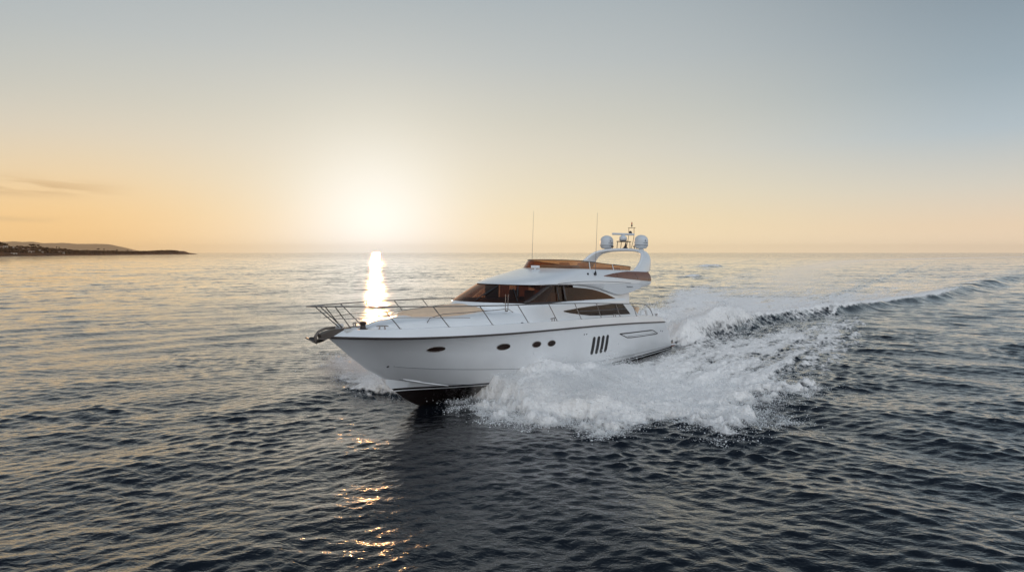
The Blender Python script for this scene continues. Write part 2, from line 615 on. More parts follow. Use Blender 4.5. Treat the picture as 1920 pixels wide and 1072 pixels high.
def foam_shader(T, normal=None):
    d = T.node('ShaderNodeBsdfDiffuse')
    d.inputs[0].default_value = (0.93, 0.94, 0.95, 1)
    t = T.node('ShaderNodeBsdfTranslucent')
    t.inputs[0].default_value = (0.86, 0.86, 0.85, 1)
    if normal is not None:
        T.l.new(normal, d.inputs['Normal'])
        T.l.new(normal, t.inputs['Normal'])
    m = T.node('ShaderNodeMixShader')
    m.inputs[0].default_value = 0.16
    T.l.new(d.outputs[0], m.inputs[1])
    T.l.new(t.outputs[0], m.inputs[2])
    return m.outputs[0]


def sea_material():
    m, T, out = mat("sea_water")
    tc = T.node('ShaderNodeTexCoord')
    pos = tc.outputs['Object']
    at = T.node('ShaderNodeAttribute', attribute_name="foam")
    ar = T.node('ShaderNodeAttribute', attribute_name="ripple")
    asl = T.node('ShaderNodeAttribute', attribute_name="slick")
    geo = T.node('ShaderNodeNewGeometry')

    def slope_noise(scale, amount, detail=2.0, lateral=0.24, sx=1.0):
        nz = T.node('ShaderNodeTexNoise')
        sv = T.node('ShaderNodeVectorMath', operation='MULTIPLY')
        T.l.new(pos, sv.inputs[0])
        sv.inputs[1].default_value = (sx, 1, 1)
        T.l.new(sv.outputs[0], nz.inputs['Vector'])
        nz.inputs['Scale'].default_value = scale
        nz.inputs['Detail'].default_value = detail
        v = T.node('ShaderNodeVectorMath', operation='SUBTRACT')
        T.l.new(nz.outputs['Color'], v.inputs[0])
        v.inputs[1].default_value = (0.5, 0.5, 0.5)
        w = T.node('ShaderNodeVectorMath', operation='MULTIPLY')
        T.l.new(v.outputs[0], w.inputs[0])
        w.inputs[1].default_value = (lateral, 1, 0)
        x = T.node('ShaderNodeVectorMath', operation='SCALE')
        T.l.new(w.outputs[0], x.inputs[0])
        T.put(x.inputs['Scale'], amount)
        return x.outputs[0]

    # ripples too small for the mesh: near ones always, larger ones where the mesh coarsens
    calm = T.math('SUBTRACT', 1.0, T.math('MULTIPLY', asl.outputs['Fac'], 0.7))
    near = slope_noise(7.0, T.math('MULTIPLY', calm, 0.18), lateral=1.0, sx=0.6)
    far = slope_noise(1.1, T.math('MULTIPLY', T.math('MULTIPLY', ar.outputs['Fac'], 0.55), calm), 3.0)
    far2 = slope_noise(0.16, T.math('MULTIPLY', T.math('MULTIPLY', ar.outputs['Fac'], 0.46), calm), 2.0, 0.2, 0.45)
    a1 = T.node('ShaderNodeVectorMath', operation='ADD')
    T.l.new(geo.outputs['Normal'], a1.inputs[0])
    T.l.new(near, a1.inputs[1])
    a2 = T.node('ShaderNodeVectorMath', operation='ADD')
    T.l.new(a1.outputs[0], a2.inputs[0])
    T.l.new(far, a2.inputs[1])
    a3 = T.node('ShaderNodeVectorMath', operation='ADD')
    T.l.new(a2.outputs[0], a3.inputs[0])
    T.l.new(far2, a3.inputs[1])
    nn = T.node('ShaderNodeVectorMath', operation='NORMALIZE')
    T.l.new(a3.outputs[0], nn.inputs[0])
    # short wind ripples between the meshed waves
    rp = T.node('ShaderNodeTexNoise')
    rs = T.node('ShaderNodeVectorMath', operation='MULTIPLY')
    T.l.new(pos, rs.inputs[0])
    rs.inputs[1].default_value = (0.58, 1.0, 1.0)
    T.l.new(rs.outputs[0], rp.inputs['Vector'])
    rp.inputs['Scale'].default_value = 5.4
    rp.inputs['Detail'].default_value = 3.5
    rp.inputs['Roughness'].default_value = 0.55
    rp.inputs['Distortion'].default_value = 0.6
    rb = T.node('ShaderNodeBump')
    rb.inputs['Strength'].default_value = 1.0
    rb.inputs['Distance'].default_value = 0.034
    T.l.new(rp.outputs[0], rb.inputs['Height'])
    T.l.new(nn.outputs[0], rb.inputs['Normal'])

    w = T.node('ShaderNodeBsdfPrincipled')
    w.inputs['Base Color'].default_value = (0.0014, 0.0034, 0.0068, 1)
    w.inputs['IOR'].default_value = 1.27
    T.put(w.inputs['Roughness'], T.math('ADD', 0.06, T.math('MULTIPLY', ar.outputs['Fac'], 0.02)))
    T.l.new(rb.outputs[0], w.inputs['Normal'])
    # a rough sea far off shadows itself and mirrors less of the sky
    afar = T.node('ShaderNodeAttribute', attribute_name="far")
    T.put(w.inputs['Coat Weight'], T.math('SUBTRACT', 1.0, T.math('MULTIPLY', afar.outputs['Fac'], 0.75)))
    w.inputs['Coat IOR'].default_value = 1.33
    T.put(w.inputs['Coat Roughness'], T.math('ADD', 0.15, T.math('MULTIPLY', ar.outputs['Fac'], -0.11)))
    T.l.new(rb.outputs[0], w.inputs['Coat Normal'])

    # foam
    mp = T.node('ShaderNodeMapping')
    T.l.new(pos, mp.inputs[0])
    mp.inputs['Rotation'].default_value = (0, 0, -HEAD)
    ms = T.node('ShaderNodeVectorMath', operation='MULTIPLY')
    T.l.new(mp.outputs[0], ms.inputs[0])
    ms.inputs[1].default_value = (0.5, 1.0, 0.6)
    n1 = T.node('ShaderNodeTexNoise')
    T.l.new(ms.outputs[0], n1.inputs['Vector'])
    n1.inputs['Scale'].default_value = 2.6
    n1.inputs['Detail'].default_value = 6.0
    n1.inputs['Roughness'].default_value = 0.58
    vor = T.node('ShaderNodeTexVoronoi', feature='DISTANCE_TO_EDGE')
    nd = T.node('ShaderNodeTexNoise')
    T.l.new(pos, nd.inputs['Vector'])
    nd.inputs['Scale'].default_value = 1.5
    wv = T.node('ShaderNodeVectorMath', operation='MULTIPLY_ADD')
    T.l.new(nd.outputs['Color'], wv.inputs[0])
    wv.inputs[1].default_value = (0.8, 0.8, 0.8)
    T.l.new(pos, wv.inputs[2])
    T.l.new(wv.outputs[0], vor.inputs['Vector'])
    vor.inputs['Scale'].default_value = 2.2
    lace = T.smooth(vor.outputs['Distance'], 0.0, 0.30, 0.22, -0.22)
    val = T.math('ADD', at.outputs['Fac'], T.math('ADD', T.math('MULTIPLY', T.math('SUBTRACT', n1.outputs[0], 0.5), 0.9), T.math('MULTIPLY', lace, T.math('SUBTRACT', 1.0, at.outputs['Fac']))))
    fac = T.math('MULTIPLY', T.smooth(val, 0.30, 0.80), T.smooth(at.outputs['Fac'], 0.04, 0.22))
    fac = T.math('MAXIMUM', fac, T.math('MULTIPLY', asl.outputs['Fac'], 0.32))
    nb = T.node('ShaderNodeTexNoise')
    T.l.new(pos, nb.inputs['Vector'])
    nb.inputs['Scale'].default_value = 9.0
    nb.inputs['Detail'].default_value = 6.0
    bp = T.node('ShaderNodeBump')
    bp.inputs['Strength'].default_value = 0.9
    bp.inputs['Distance'].default_value = 0.10
    T.l.new(nb.outputs[0], bp.inputs['Height'])
    fs = foam_shader(T, bp.outputs[0])
    mx = T.node('ShaderNodeMixShader')
    T.l.new(fac, mx.inputs[0])
    T.l.new(w.outputs[0], mx.inputs[1])
    T.l.new(fs, mx.inputs[2])
    T.l.new(mx.outputs[0], out.inputs[0])
    return m


def build_sea():
    r = [5.0]
    while r[-1] < 45000:
        q = r[-1]
        r.append(q + min(max(q * q / 5200.0, 0.04), 0.0042 * q if q < 1500 else 0.03 * q))
    r = np.array(r)
    dr = np.gradient(r)
    fine = np.radians(np.linspace(-47, 47, 1200))
    coarse = np.radians(np.linspace(47, 313, 90))[1:-1]
    a = np.concatenate([fine, coarse])
    nr, na = len(r), len(a)
    RR, AA = np.meshgrid(r, a, indexing='ij')
    DR = np.maximum(np.repeat(dr[:, None], na, 1), RR * 0.0014)
    DR[:, len(fine):] = np.maximum(DR[:, len(fine):], RR[:, len(fine):] * 0.05)
    x = (RR * np.sin(AA)).ravel()
    y = (RR * np.cos(AA)).ravel()
    dd = DR.ravel()
    rr = RR.ravel()
    foam = np.zeros_like(x)
    slick = np.zeros_like(x)
    hz = np.zeros_like(x)
    calm = np.ones_like(x)
    m = (rr < 1600) & (y > 0) & (np.abs(AA.ravel()) < 0.9)
    h, f, sl, s, c = wake(x[m], y[m])
    hz[m] = h * sstep(rr[m], 900, 300)
    foam[m] = f
    slick[m] = sl
    # chop is flattened under foam and close to the hull
    near_hull = sstep(np.abs(c) - tabf(HULL_HB, s), 1.5, 0.0) * (s > -2) * (s < 17)
    calm[m] = (1 - 0.6 * f) * (1 - 0.6 * sl) * (1 - 0.7 * near_hull)
    px, py, pz = wave_xyz(x, y, dd)
    V = np.stack([x + px * calm, y + py * calm, pz * calm + hz], 1)
    # centre point closes the sheet under the camera
    V = np.concatenate([V, [[0, 0, 0]]])
    i = np.arange(nr - 1)[:, None] * na
    j = np.arange(na)[None, :]
    k = (j + 1) % na
    F = np.stack([(i + j), (i + na + j), (i + na + k), (i + k)], -1).reshape(-1, 4)
    jj = np.arange(0, na, 1)
    cen = np.stack([np.full(na, len(V) - 1), jj, (jj + 1) % na, (jj + 1) % na], 1)
    o = mesh_from_arrays("sea", V, F[:, ::-1], [sea_material()])
    rip = sstep(rr, 14.0, 110.0)
    for nm, arr in (("foam", foam), ("ripple", rip), ("slick", slick), ("far", sstep(rr, 150.0, 1100.0))):
        at = o.data.attributes.new(nm, 'FLOAT', 'POINT')
        at.data.foreach_set("value", np.concatenate([arr, [0.0]]).astype(np.float32))
    tag(o, "dark rippled open sea with foam and wake stretching to the horizon", "sea", kind="structure")
    return o


build_sea()

# ------------------------------------------------------------------ yacht materials
M = {}
M['gel'] = principled("white_gelcoat", (0.80, 0.81, 0.82), 0.22, coat=0.4, noise=0.03, nscale=0.8)
M['deckwhite'] = principled("deck_white", (0.74, 0.73, 0.71), 0.55, noise=0.06, nscale=2.0, bump=0.15, bscale=120)
M['steel'] = principled("polished_steel", (0.30, 0.27, 0.25), 0.25, metal=1.0)
M['dark'] = principled("dark_trim", (0.035, 0.022, 0.018), 0.35)
M['rubber'] = principled("black_rubber", (0.02, 0.02, 0.022), 0.6)
M['blackglass'] = principled("black_glass", (0.022, 0.010, 0.007), 0.10, spec=0.22)
M['lens'] = principled("brown_panel", (0.21, 0.075, 0.035), 0.3, coat=0.3, noise=0.25, nscale=1.2)
M['teak'] = principled("teak", (0.34, 0.19, 0.09), 0.55, noise=0.25, nscale=6.0)
M['cushion'] = principled("tan_cushion", (0.80, 0.58, 0.40), 0.8, noise=0.08, nscale=3.0, bump=0.2, bscale=60)
M['cushion2'] = principled("pale_cushion", (0.55, 0.48, 0.42), 0.8, noise=0.08, nscale=3.0)
M['grey'] = principled("radome_white", (0.66, 0.68, 0.70), 0.35, noise=0.03)
M['mark'] = principled("grey_lettering", (0.16, 0.17, 0.19), 0.5)
M['iron'] = principled("galvanised_steel", (0.20, 0.17, 0.15), 0.45, metal=0.8, noise=0.2)
M['inside'] = principled("saloon_joinery", (0.24, 0.13, 0.08), 0.5, noise=0.25, nscale=2.0)
M['insidelight'] = principled("saloon_lining", (0.55, 0.45, 0.36), 0.7)
M['red'] = principled("red_lamp", (0.45, 0.05, 0.03), 0.35)


def glass_mat(name, tint, refl=1.0, base=0.045, sheen=(0.9, 0.9, 0.9)):
    m, T, out = mat(name)
    tr = T.node('ShaderNodeBsdfTransparent')
    tr.inputs[0].default_value = (*tint, 1)
    gl = T.node('ShaderNodeBsdfGlossy')
    gl.inputs['Roughness'].default_value = 0.03
    gl.inputs[0].default_value = (*sheen, 1)
    geo = T.node('ShaderNodeNewGeometry')
    dt = T.node('ShaderNodeVectorMath', operation='DOT_PRODUCT')
    T.l.new(geo.outputs['Normal'], dt.inputs[0])
    T.l.new(geo.outputs['Incoming'], dt.inputs[1])
    c5 = T.math('POWER', T.math('SUBTRACT', 1.0, T.math('ABSOLUTE', dt.outputs['Value']), clamp=True), 5.0)
    mx = T.node('ShaderNodeMixShader')
    T.put(mx.inputs[0], T.math('MULTIPLY', T.math('ADD', base, T.math('MULTIPLY', c5, 1.0 - base)), refl))
    T.l.new(tr.outputs[0], mx.inputs[1])
    T.l.new(gl.outputs[0], mx.inputs[2])
    T.l.new(mx.outputs[0], out.inputs[0])
    return m




def fabric_blind():
    m, T, out = mat("blind_fabric")
    d = T.node('ShaderNodeBsdfDiffuse')
    d.inputs[0].default_value = (0.42, 0.24, 0.15, 1)
    t = T.node('ShaderNodeBsdfTranslucent')
    t.inputs[0].default_value = (0.80, 0.52, 0.34, 1)
    mx = T.node('ShaderNodeMixShader')
    mx.inputs[0].default_value = 0.6
    T.l.new(d.outputs[0], mx.inputs[1])
    T.l.new(t.outputs[0], mx.inputs[2])
    T.l.new(mx.outputs[0], out.inputs[0])
    return m


M['blind'] = fabric_blind()
M['glass'] = glass_mat("brown_glass", (0.62, 0.43, 0.33), 0.8, 0.085, (0.95, 0.62, 0.46))
M['wsglass'] = glass_mat("dark_brown_glass", (0.33, 0.21, 0.165), 0.9, 0.095, (0.95, 0.64, 0.50))
M['flyglass'] = glass_mat("amber_acrylic", (0.42, 0.23, 0.12))


def hull_material():
    """white topsides, dark bottom paint with two fine boot lines, in the yacht's own axes"""
    m, T, out = mat("hull_paint")
    p = T.node('ShaderNodeBsdfPrincipled')
    T.l.new(p.outputs[0], out.inputs[0])
    p.inputs['Roughness'].default_value = 0.24
    p.inputs['Coat Weight'].default_value = 0.4
    tc = T.node('ShaderNodeTexCoord')
    sep = T.node('ShaderNodeSeparateXYZ')
    T.l.new(tc.outputs['Object'], sep.inputs[0])
    x = sep.outputs[0]
    z = sep.outputs[2]
    q = T.math('SUBTRACT', x, 8.0)
    zp = T.math('ADD', 0.69, T.math('MULTIPLY', T.math('MULTIPLY', q, q), 0.0014))
    dz = T.math('SUBTRACT', z, zp)
    white1 = T.math('MULTIPLY', T.math('GREATER_THAN', dz, -0.105), T.math('LESS_THAN', dz, -0.070))
    white2 = T.math('GREATER_THAN', dz, 0.0)
    wf = T.math('MAXIMUM', white1, white2)
    nz = T.node('ShaderNodeTexNoise')
    T.l.new(tc.outputs['Object'], nz.inputs['Vector'])
    nz.inputs['Scale'].default_value = 0.7
    nz.inputs['Detail'].default_value = 5
    wc = T.mix(T.smooth(nz.outputs[0], 0.35, 0.65), (0.77, 0.78, 0.79, 1), (0.81, 0.82, 0.83, 1))
    col = T.mix(wf, (0.013, 0.008, 0.007, 1), wc)
    T.l.new(col, p.inputs['Base Color'])
    return m


M['hull'] = hull_material()

# ------------------------------------------------------------------ the yacht
YACHT = empty("motor_yacht", ORG)
YACHT.rotation_euler = (0, -TRIM, HEAD)
tag(YACHT, "white flybridge motor yacht planing across the sunset sea with bow lifted", "yacht")

rub_y = spline_tab([(0, 2.28), (2, 2.38), (5, 2.47), (9, 2.5), (12, 2.48), (14, 2.36), (15.5, 2.13), (17, 1.75), (18, 1.40), (18.8, 1.08), (19.4, 0.79), (20.0, 0.45), (20.4, 0.22), (20.7, 0.0)])
rub_z = spline_tab([(0, 2.17), (1.2, 2.22), (5.5, 2.39), (9.5, 2.49), (13.6, 2.54), (15.7, 2.55), (17.5, 2.565), (18.7, 2.585), (20, 2.64), (20.7, 2.68)])
gun_y = lambda x: max(0.0, rub_y(min(20.7, x + 0.28 * max(0, (x - 15) / 5.4))) - 0.04 - 0.05 * max(0, (x - 12) / 8))
gun_z = spline_tab([(0, 2.05), (0.9, 2.26), (1.3, 2.42), (1.7, 2.52), (2.4, 2.60), (4.7, 2.70), (6.5, 2.76), (8.4, 2.81), (10.1, 2.83), (12, 2.86), (13.8, 2.88), (16, 2.885), (19.5, 2.87), (20.0, 2.89), (20.38, 2.96)])
mid_y = spline_tab([(-0.5, 2.2), (5, 2.36), (9, 2.40), (12, 2.30), (14, 2.08), (15.5, 1.77), (17, 1.32), (18, 0.93), (19, 0.47), (19.5, 0.22), (19.95, 0.0)])
mid_z = spline_tab([(-0.5, 1.50), (5, 1.60), (9, 1.66), (14, 1.80), (17, 1.95), (19, 2.09), (19.95, 2.10)])
kn_y = spline_tab([(-0.5, 2.14), (5, 2.25), (9, 2.27), (12, 2.10), (14, 1.80), (15.5, 1.47), (17, 1.00), (18, 0.57), (18.7, 0.24), (19.3, 0.0)])
kn_z = spline_tab([(-0.5, 0.84), (6.9, 0.88), (9, 0.92), (11.3, 1.02), (13, 1.12), (15, 1.27), (16.5, 1.40), (18.2, 1.59), (18.7, 1.66), (19.3, 1.63)])
ch_y = spline_tab([(-0.5, 2.06), (5, 2.16), (9, 2.15), (12, 1.93), (14, 1.58), (15.5, 1.16), (16.5, 0.80), (17.5, 0.36), (18.2, 0.11), (18.63, 0.0)])
ch_z = spline_tab([(-0.5, 0.40), (9, 0.46), (12, 0.54), (14, 0.62), (15.8, 0.76), (17.5, 1.02), (18.63, 1.24)])
kl_z = spline_tab([(-0.5, -0.25), (8, -0.50), (13, -0.46), (15.2, -0.26), (16.2, -0.08), (16.69, 0.03), (16.98, 0.11), (17.58, 0.42), (18.23, 0.87), (18.63, 1.19)])

NT_ST = 96


def hull_curves():
    curves = []   # (x0, x1, yfun, zfun)
    curves.append((-0.45, 18.63, lambda x: 0.0, kl_z))
    curves.append((-0.45, 18.63, lambda x: max(0, ch_y(x) - 0.05), lambda x: ch_z(x) - 0.015))
    curves.append((-0.45, 18.63, ch_y, lambda x: ch_z(x) + 0.02))
    curves.append((-0.42, 19.30, lambda x: max(0, kn_y(x) - 0.012), lambda x: kn_z(x) - 0.015))
    curves.append((-0.42, 19.30, kn_y, kn_z))
    curves.append((0.15, 19.95, mid_y, mid_z))
    curves.append((0.72, 20.37, lambda x: 0.5 * (mid_y(min(19.95, x)) * 0.92 + rub_y(x)), lambda x: 0.5 * (mid_z(min(19.95, x)) + rub_z(x))))
    curves.append((1.15, 20.70, rub_y, rub_z))
    curves.append((1.20, 20.66, lambda x: max(0, rub_y(x) - 0.012), lambda x: rub_z(x) + 0.05))
    curves.append((1.38, 20.38, gun_y, gun_z))
    return curves


def hull_rows():
    rows = []
    for x0, x1, fy, fz in hull_curves():
        r = []
        for i in range(NT_ST + 1):
            t = i / NT_ST
            g = 1 - (1 - t) ** 1.45
            x = x0 + (x1 - x0) * g
            y = fy(x) if i < NT_ST else 0.0
            r.append(Vector((x, max(y, 0.0), fz(x))))
        rows.append(r)
    # mid-flare row keeps to the stem
    a, b, c = rows[5], rows[6], rows[7]
    for i in range(NT_ST + 1):
        b[i] = Vector((0.5 * (a[i].x + c[i].x), (0.5 - 0.035 * max(0.0, min(1.0, (a[i].x - 9) / 8))) * (a[i].y + c[i].y), 0.5 * (a[i].z + c[i].z)))
    b[-1].y = 0
    return rows


def subdiv_rows(rows, n):
    out = []
    for i in range(len(rows) - 1):
        for k in range(n):
            t = k / n
            out.append([p.lerp(q, t) for p, q in zip(rows[i], rows[i + 1])])
    out.append(rows[-1])
    return out


HROWS = hull_rows()
mir = lambda rows: [[Vector((p.x, -p.y, p.z)) for p in r] for r in rows]
hb = MB()
hb.grid(HROWS, flip=True)
hb.grid(mir(HROWS))
# transom: joins the two aft ends
aft = [r[0] for r in HROWS]
hb.grid([aft, [Vector((p.x, -p.y, p.z)) for p in aft]], flip=False)
HULL = hb.build("hull", M['hull'], YACHT, angle=28)
# a side-only copy for placing things on the topsides
_sv, _sf = [], []
for r in HROWS:
    _sv += r
_n = NT_ST + 1
for i in range(len(HROWS) - 1):
    for j in range(NT_ST):
        _sf.append((i * _n + j, i * _n + j + 1, (i + 1) * _n + j + 1, (i + 1) * _n + j))
HULL_BVH = BVHTree.FromPolygons(_sv, _sf)


def on_surf(bvh, x, z, side=1, off=0.0):
    h = bvh.ray_cast(Vector((x, 6, z)), Vector((0, -1, 0)))
    if h[0] is None:
        return None, None
    p, n = h[0], h[1]
    if n.y < 0:
        n = -n
    p = p + n * off
    return Vector((p.x, side * p.y, p.z)), Vector((n.x, side * n.y, n.z))


def patch(bvh, outline, off, th, name, material, parent, side=1, smooth=True, inner=1):
    """thin plate following a surface; outline given as (x, z) points"""
    pts = [on_surf(bvh, x, z, side, off) for x, z in outline]
    cx = sum(x for x, z in outline) / len(outline)
    cz = sum(z for x, z in outline) / len(outline)
    rings = []
    for s in [1.0] + [1 - (k + 1) / (inner + 1) for k in range(inner)]:
        rings.append([on_surf(bvh, cx + (x - cx) * s, cz + (z - cz) * s, side, off)[0] for x, z in outline])
    c, cn = on_surf(bvh, cx, cz, side, off)
    base = [p - n * th for p, n in pts]
    n = len(outline)
    b = MB()
    vs = base + [p for r in rings for p in r] + [c]
    fs = []
    for k in range(len(rings)):
        for i in range(n):
            j = (i + 1) % n
            fs.append((k * n + i, k * n + j, (k + 1) * n + j, (k + 1) * n + i))
    last = len(rings) * n
    for i in range(n):
        fs.append((last + i, last + (i + 1) % n, len(vs) - 1))
    b.add(vs, fs)
    return b.build(name, material, parent, smooth, angle=40)


def ring_tube(bvh, outline, r, off, name, material, parent, side=1, seg=6, closed=True):
    pts = [on_surf(bvh, x, z, side, off)[0] for x, z in outline]
    if closed:
        pts = pts + [pts[0], pts[1]]
    b = MB()
    b.tube(pts, r, seg)
    return b.build(name, material, parent)


def ellipse(cx, cz, a, b, n=28, tilt=0.0):
    out = []
    for k in range(n):
        t = 2 * math.pi * k / n
        u, v = a * math.cos(t), b * math.sin(t)
        out.append((cx + u * math.cos(tilt) - v * math.sin(tilt), cz + u * math.sin(tilt) + v * math.cos(tilt)))
    return out


def stadium(p0, p1, r, n=8):
    """rounded slot between two (x, z) points"""
    a = math.atan2(p1[1] - p0[1], p1[0] - p0[0])
    out = []
    for k in range(n + 1):
        t = a - math.pi / 2 + math.pi * k / n
        out.append((p1[0] + r * math.cos(t), p1[1] + r * math.sin(t)))
    e = out[-1]
    f = (p0[0] + r * math.cos(a + math.pi / 2), p0[1] + r * math.sin(a + math.pi / 2))
    out += [(e[0] + (f[0] - e[0]) * q / 6, e[1] + (f[1] - e[1]) * q / 6) for q in range(1, 6)]
    for k in range(n + 1):
        t = a + math.pi / 2 + math.pi * k / n
        out.append((p0[0] + r * math.cos(t), p0[1] + r * math.sin(t)))
    e, f = out[-1], out[0]
    out += [(e[0] + (f[0] - e[0]) * q / 6, e[1] + (f[1] - e[1]) * q / 6) for q in range(1, 6)]
    return out


# rub rail, both sides
for side in (1, -1):
    b = MB()
    b.tube([Vector((p.x, side * (p.y + 0.012), p.z + 0.01)) for p in HROWS[7]], 0.034, 8)
    b.build("rub_rail", M['dark'], YACHT)
# spray rail along the chine forward
for side in (1, -1):
    b = MB()
    pts = []
    for k in range(22):
        x = 17.9 - k * 0.075
        p, n = on_surf(HULL_BVH, x, ch_z(x) + 0.04 - 0.055 * (k / 21.0) * 1.6, side, 0.004)
        if p is not None:
            pts.append(p)
    b.tube(pts, [0.012 + 0.022 * math.sin(math.pi * i / (len(pts) - 1)) for i in range(len(pts))], 6)
    b.build("spray_rail", M['gel'], HULL)

for side in (1, -1):
    for row, r, x0 in ((4, 0.008, 18.45), (2, 0.008, 18.1)):  # thin grey tubes stand in for the shade line at knuckle and chine
        b = MB()
        b.tube([Vector((p.x, side * (p.y + 0.004), p.z)) for p in HROWS[row] if p.x < x0], r, 5)
        b.build("step_shade_line", M['mark'], HULL)

# portholes and engine-room vents
for side in (1, -1):
    for (x, z, a, bb) in ((17.45, 2.17, 0.30, 0.082), (14.82, 2.08, 0.30, 0.105), (13.12, 2.045, 0.24, 0.105), (12.22, 2.015, 0.24, 0.105)):
        g = patch(HULL_BVH, ellipse(x, z, a, bb), 0.008, 0.03, "porthole", M['blackglass'], YACHT, side)
        ring_tube(HULL_BVH, ellipse(x, z, a, bb), 0.014, 0.010, "rim", M['steel'], g, side)
    for k in range(4):
        x = 9.08 - 0.41 * k
        z0, z1 = 1.38, 1.93
        patch(HULL_BVH, stadium((x, z0), (x - 0.015, z1), 0.108), 0.020, 0.05, "vent_slot", M['rubber'], YACHT, side)
    # side moulding with a fine dark frame
    out = [(6.62, 1.98), (3.25, 1.91), (2.70, 1.89), (1.98, 1.68), (2.1, 1.655), (5.25, 1.715), (5.75, 1.75)]
    fr = ring_tube(HULL_BVH, out, 0.018, 0.008, "moulding_frame", M['rubber'], YACHT, side)
    ring_tube(HULL_BVH, [(5.7, 1.80), (2.3, 1.72)], 0.010, 0.006, "groove", M['mark'], fr, side, closed=False)
    ring_tube(HULL_BVH, [(6.62, 1.985), (2.95, 1.91)], 0.024, 0.012, "upper_edge", M['rubber'], fr, side, closed=False)
    for (x, z) in ((9.95, 2.2), (9.75, 2.2), (1.55, 1.78), (1.3, 1.75), (18.6, 1.63), (10.6, 0.95)):
        patch(HULL_BVH, ellipse(x, z, 0.035, 0.03, 10), 0.006, 0.02, "skin_fitting", M['rubber'], YACHT, side)

# bulwark cap, inner face and deck
INSET = 0.11
inner = []
deck_edge = []
for p in HROWS[9]:
    y = max(0.0, p.y - INSET)
    inner.append(Vector((p.x - (0.10 if p.x > 20 else 0.0), y, p.z + 0.004)))
    deck_edge.append(Vector((p.x - (0.12 if p.x > 20 else 0.0), max(0.0, y - 0.01), p.z - 0.10)))
b = MB()
b.grid([[p.copy() for p in HROWS[9]], inner, deck_edge], flip=True)
b.grid(mir([[p.copy() for p in HROWS[9]], inner, deck_edge]))
b.build("bulwark_cap", M['gel'], YACHT, angle=40)
b = MB()
mid = [Vector((p.x, 0, p.z + 0.03)) for p in deck_edge]
half = [p.lerp(q, 0.5) + Vector((0, 0, 0.012)) for p, q in zip(deck_edge, mid)]
b.grid([deck_edge, half, mid], flip=True)
b.grid(mir([deck_edge, half, mid]))
b.build("deck", M['deckwhite'], YACHT)

# raised coachroof on the foredeck
cr_w = spline_tab([(12.5, 1.93), (13.5, 1.90), (14.5, 1.78), (15.5, 1.58), (16.5, 1.32), (17.5, 1.03), (18.3, 0.72), (18.9, 0.42), (19.2, 0.18), (19.28, 0.02)])
cr_c = spline_tab([(12.5, 3.50), (13.8, 3.46), (14.6, 3.41), (15.5, 3.36), (16.2, 3.315), (17.0, 3.26), (17.8, 3.18), (18.5, 3.08), (19.0, 2.97), (19.28, 2.86)])
cr_e = spline_tab([(12.5, 3.30), (13.9, 3.20), (15.5, 3.14), (17.7, 3.06), (18.5, 3.00), (19.0, 2.93), (19.28, 2.85)])


def cr_z(x, y):
    w = max(cr_w(x), 0.02)
    q = min(1.0, abs(y) / w)
    c, e = cr_c(x), cr_e(x)
    if q < 0.80:
        return c + (e + 0.02 - c) * (q / 0.80) ** 1.6
    t = (q - 0.80) / 0.20
    return e + 0.02 + (2.74 - e - 0.02) * (t ** 2.2)


rows = []
for k in range(60):
    x = 12.5 + (19.28 - 12.5) * (1 - (1 - k / 59) ** 1.5)
    w = cr_w(x)
    qs = [0, .12, .25, .38, .5, .6, .7, .78, .84, .89, .93, .96, .985, 1.0]
    rows.append([Vector((x, s * q * w, cr_z(x, q * w))) for s, q in [(-1, q) for q in qs[::-1]] + [(1, q) for q in qs[1:]]])
b = MB()
b.grid(rows, flip=True)
b.build("coachroof", M['gel'], YACHT, angle=50)

# sun pad: three cushions side by side
def sun_pad(y0, y1, name, m):
    b = MB()
    nx, ny = 26, 7
    xs = [14.75 + (17.66 - 14.75) * i / (nx - 1) for i in range(nx)]
    top, bot = [], []
    for x in xs:
        tf = max(0.0, (x - 15.6) / 2.02)
        nar = 1.0 - 0.62 * tf ** 2.2
        rt, rb = [], []
        for j in range(ny):
            y = (y0 + (y1 - y0) * j / (ny - 1)) * nar
            ed = min(1.0, min(j, ny - 1 - j) / 1.0) * min(1.0, min(xs.index(x), nx - 1 - xs.index(x)) / 1.0)
            zc = cr_z(x, y)
            rt.append(Vector((x, y, zc + 0.055 + 0.045 * ed)))
            rb.append(Vector((x, y, zc - 0.02)))
        top.append(rt)
        bot.append(rb)
    b.grid(top, flip=True)
    rim_t = top[0] + [r[-1] for r in top[1:]] + top[-1][::-1][1:] + [r[0] for r in top[::-1][1:-1]]
    rim_b = bot[0] + [r[-1] for r in bot[1:]] + bot[-1][::-1][1:] + [r[0] for r in bot[::-1][1:-1]]
    b.grid([rim_b, rim_t], closed=True, flip=True)
    return b.build(name, m, YACHT, angle=60)


for (y0, y1) in ((-1.02, -0.36), (-0.34, 0.34), (0.36, 1.02)):
    sun_pad(y0, y1, "sun_cushion", M['cushion'])
for side in (1, -1):
    b = MB()
    pts = [Vector((17.55, side * 0.92, cr_z(17.55, 0.92))), Vector((17.45, side * 0.94, cr_z(17.45, 0.94) + 0.12)), Vector((17.2, side * 1.0, cr_z(17.2, 1.0) + 0.16))]
    for k in range(9):
        x = 16.9 - k * 0.36
        y = cr_w(x) * 0.84
        pts.append(Vector((x, side * y, cr_z(x, y) + 0.15)))
    pts.append(Vector((13.75, side * cr_w(13.75) * 0.84, cr_z(13.75, cr_w(13.75) * .84))))
    b.tube(pts, 0.013, 6)
    b.build("hand_rail", M['steel'], YACHT)

# ------------------------------------------------------------------ deckhouse


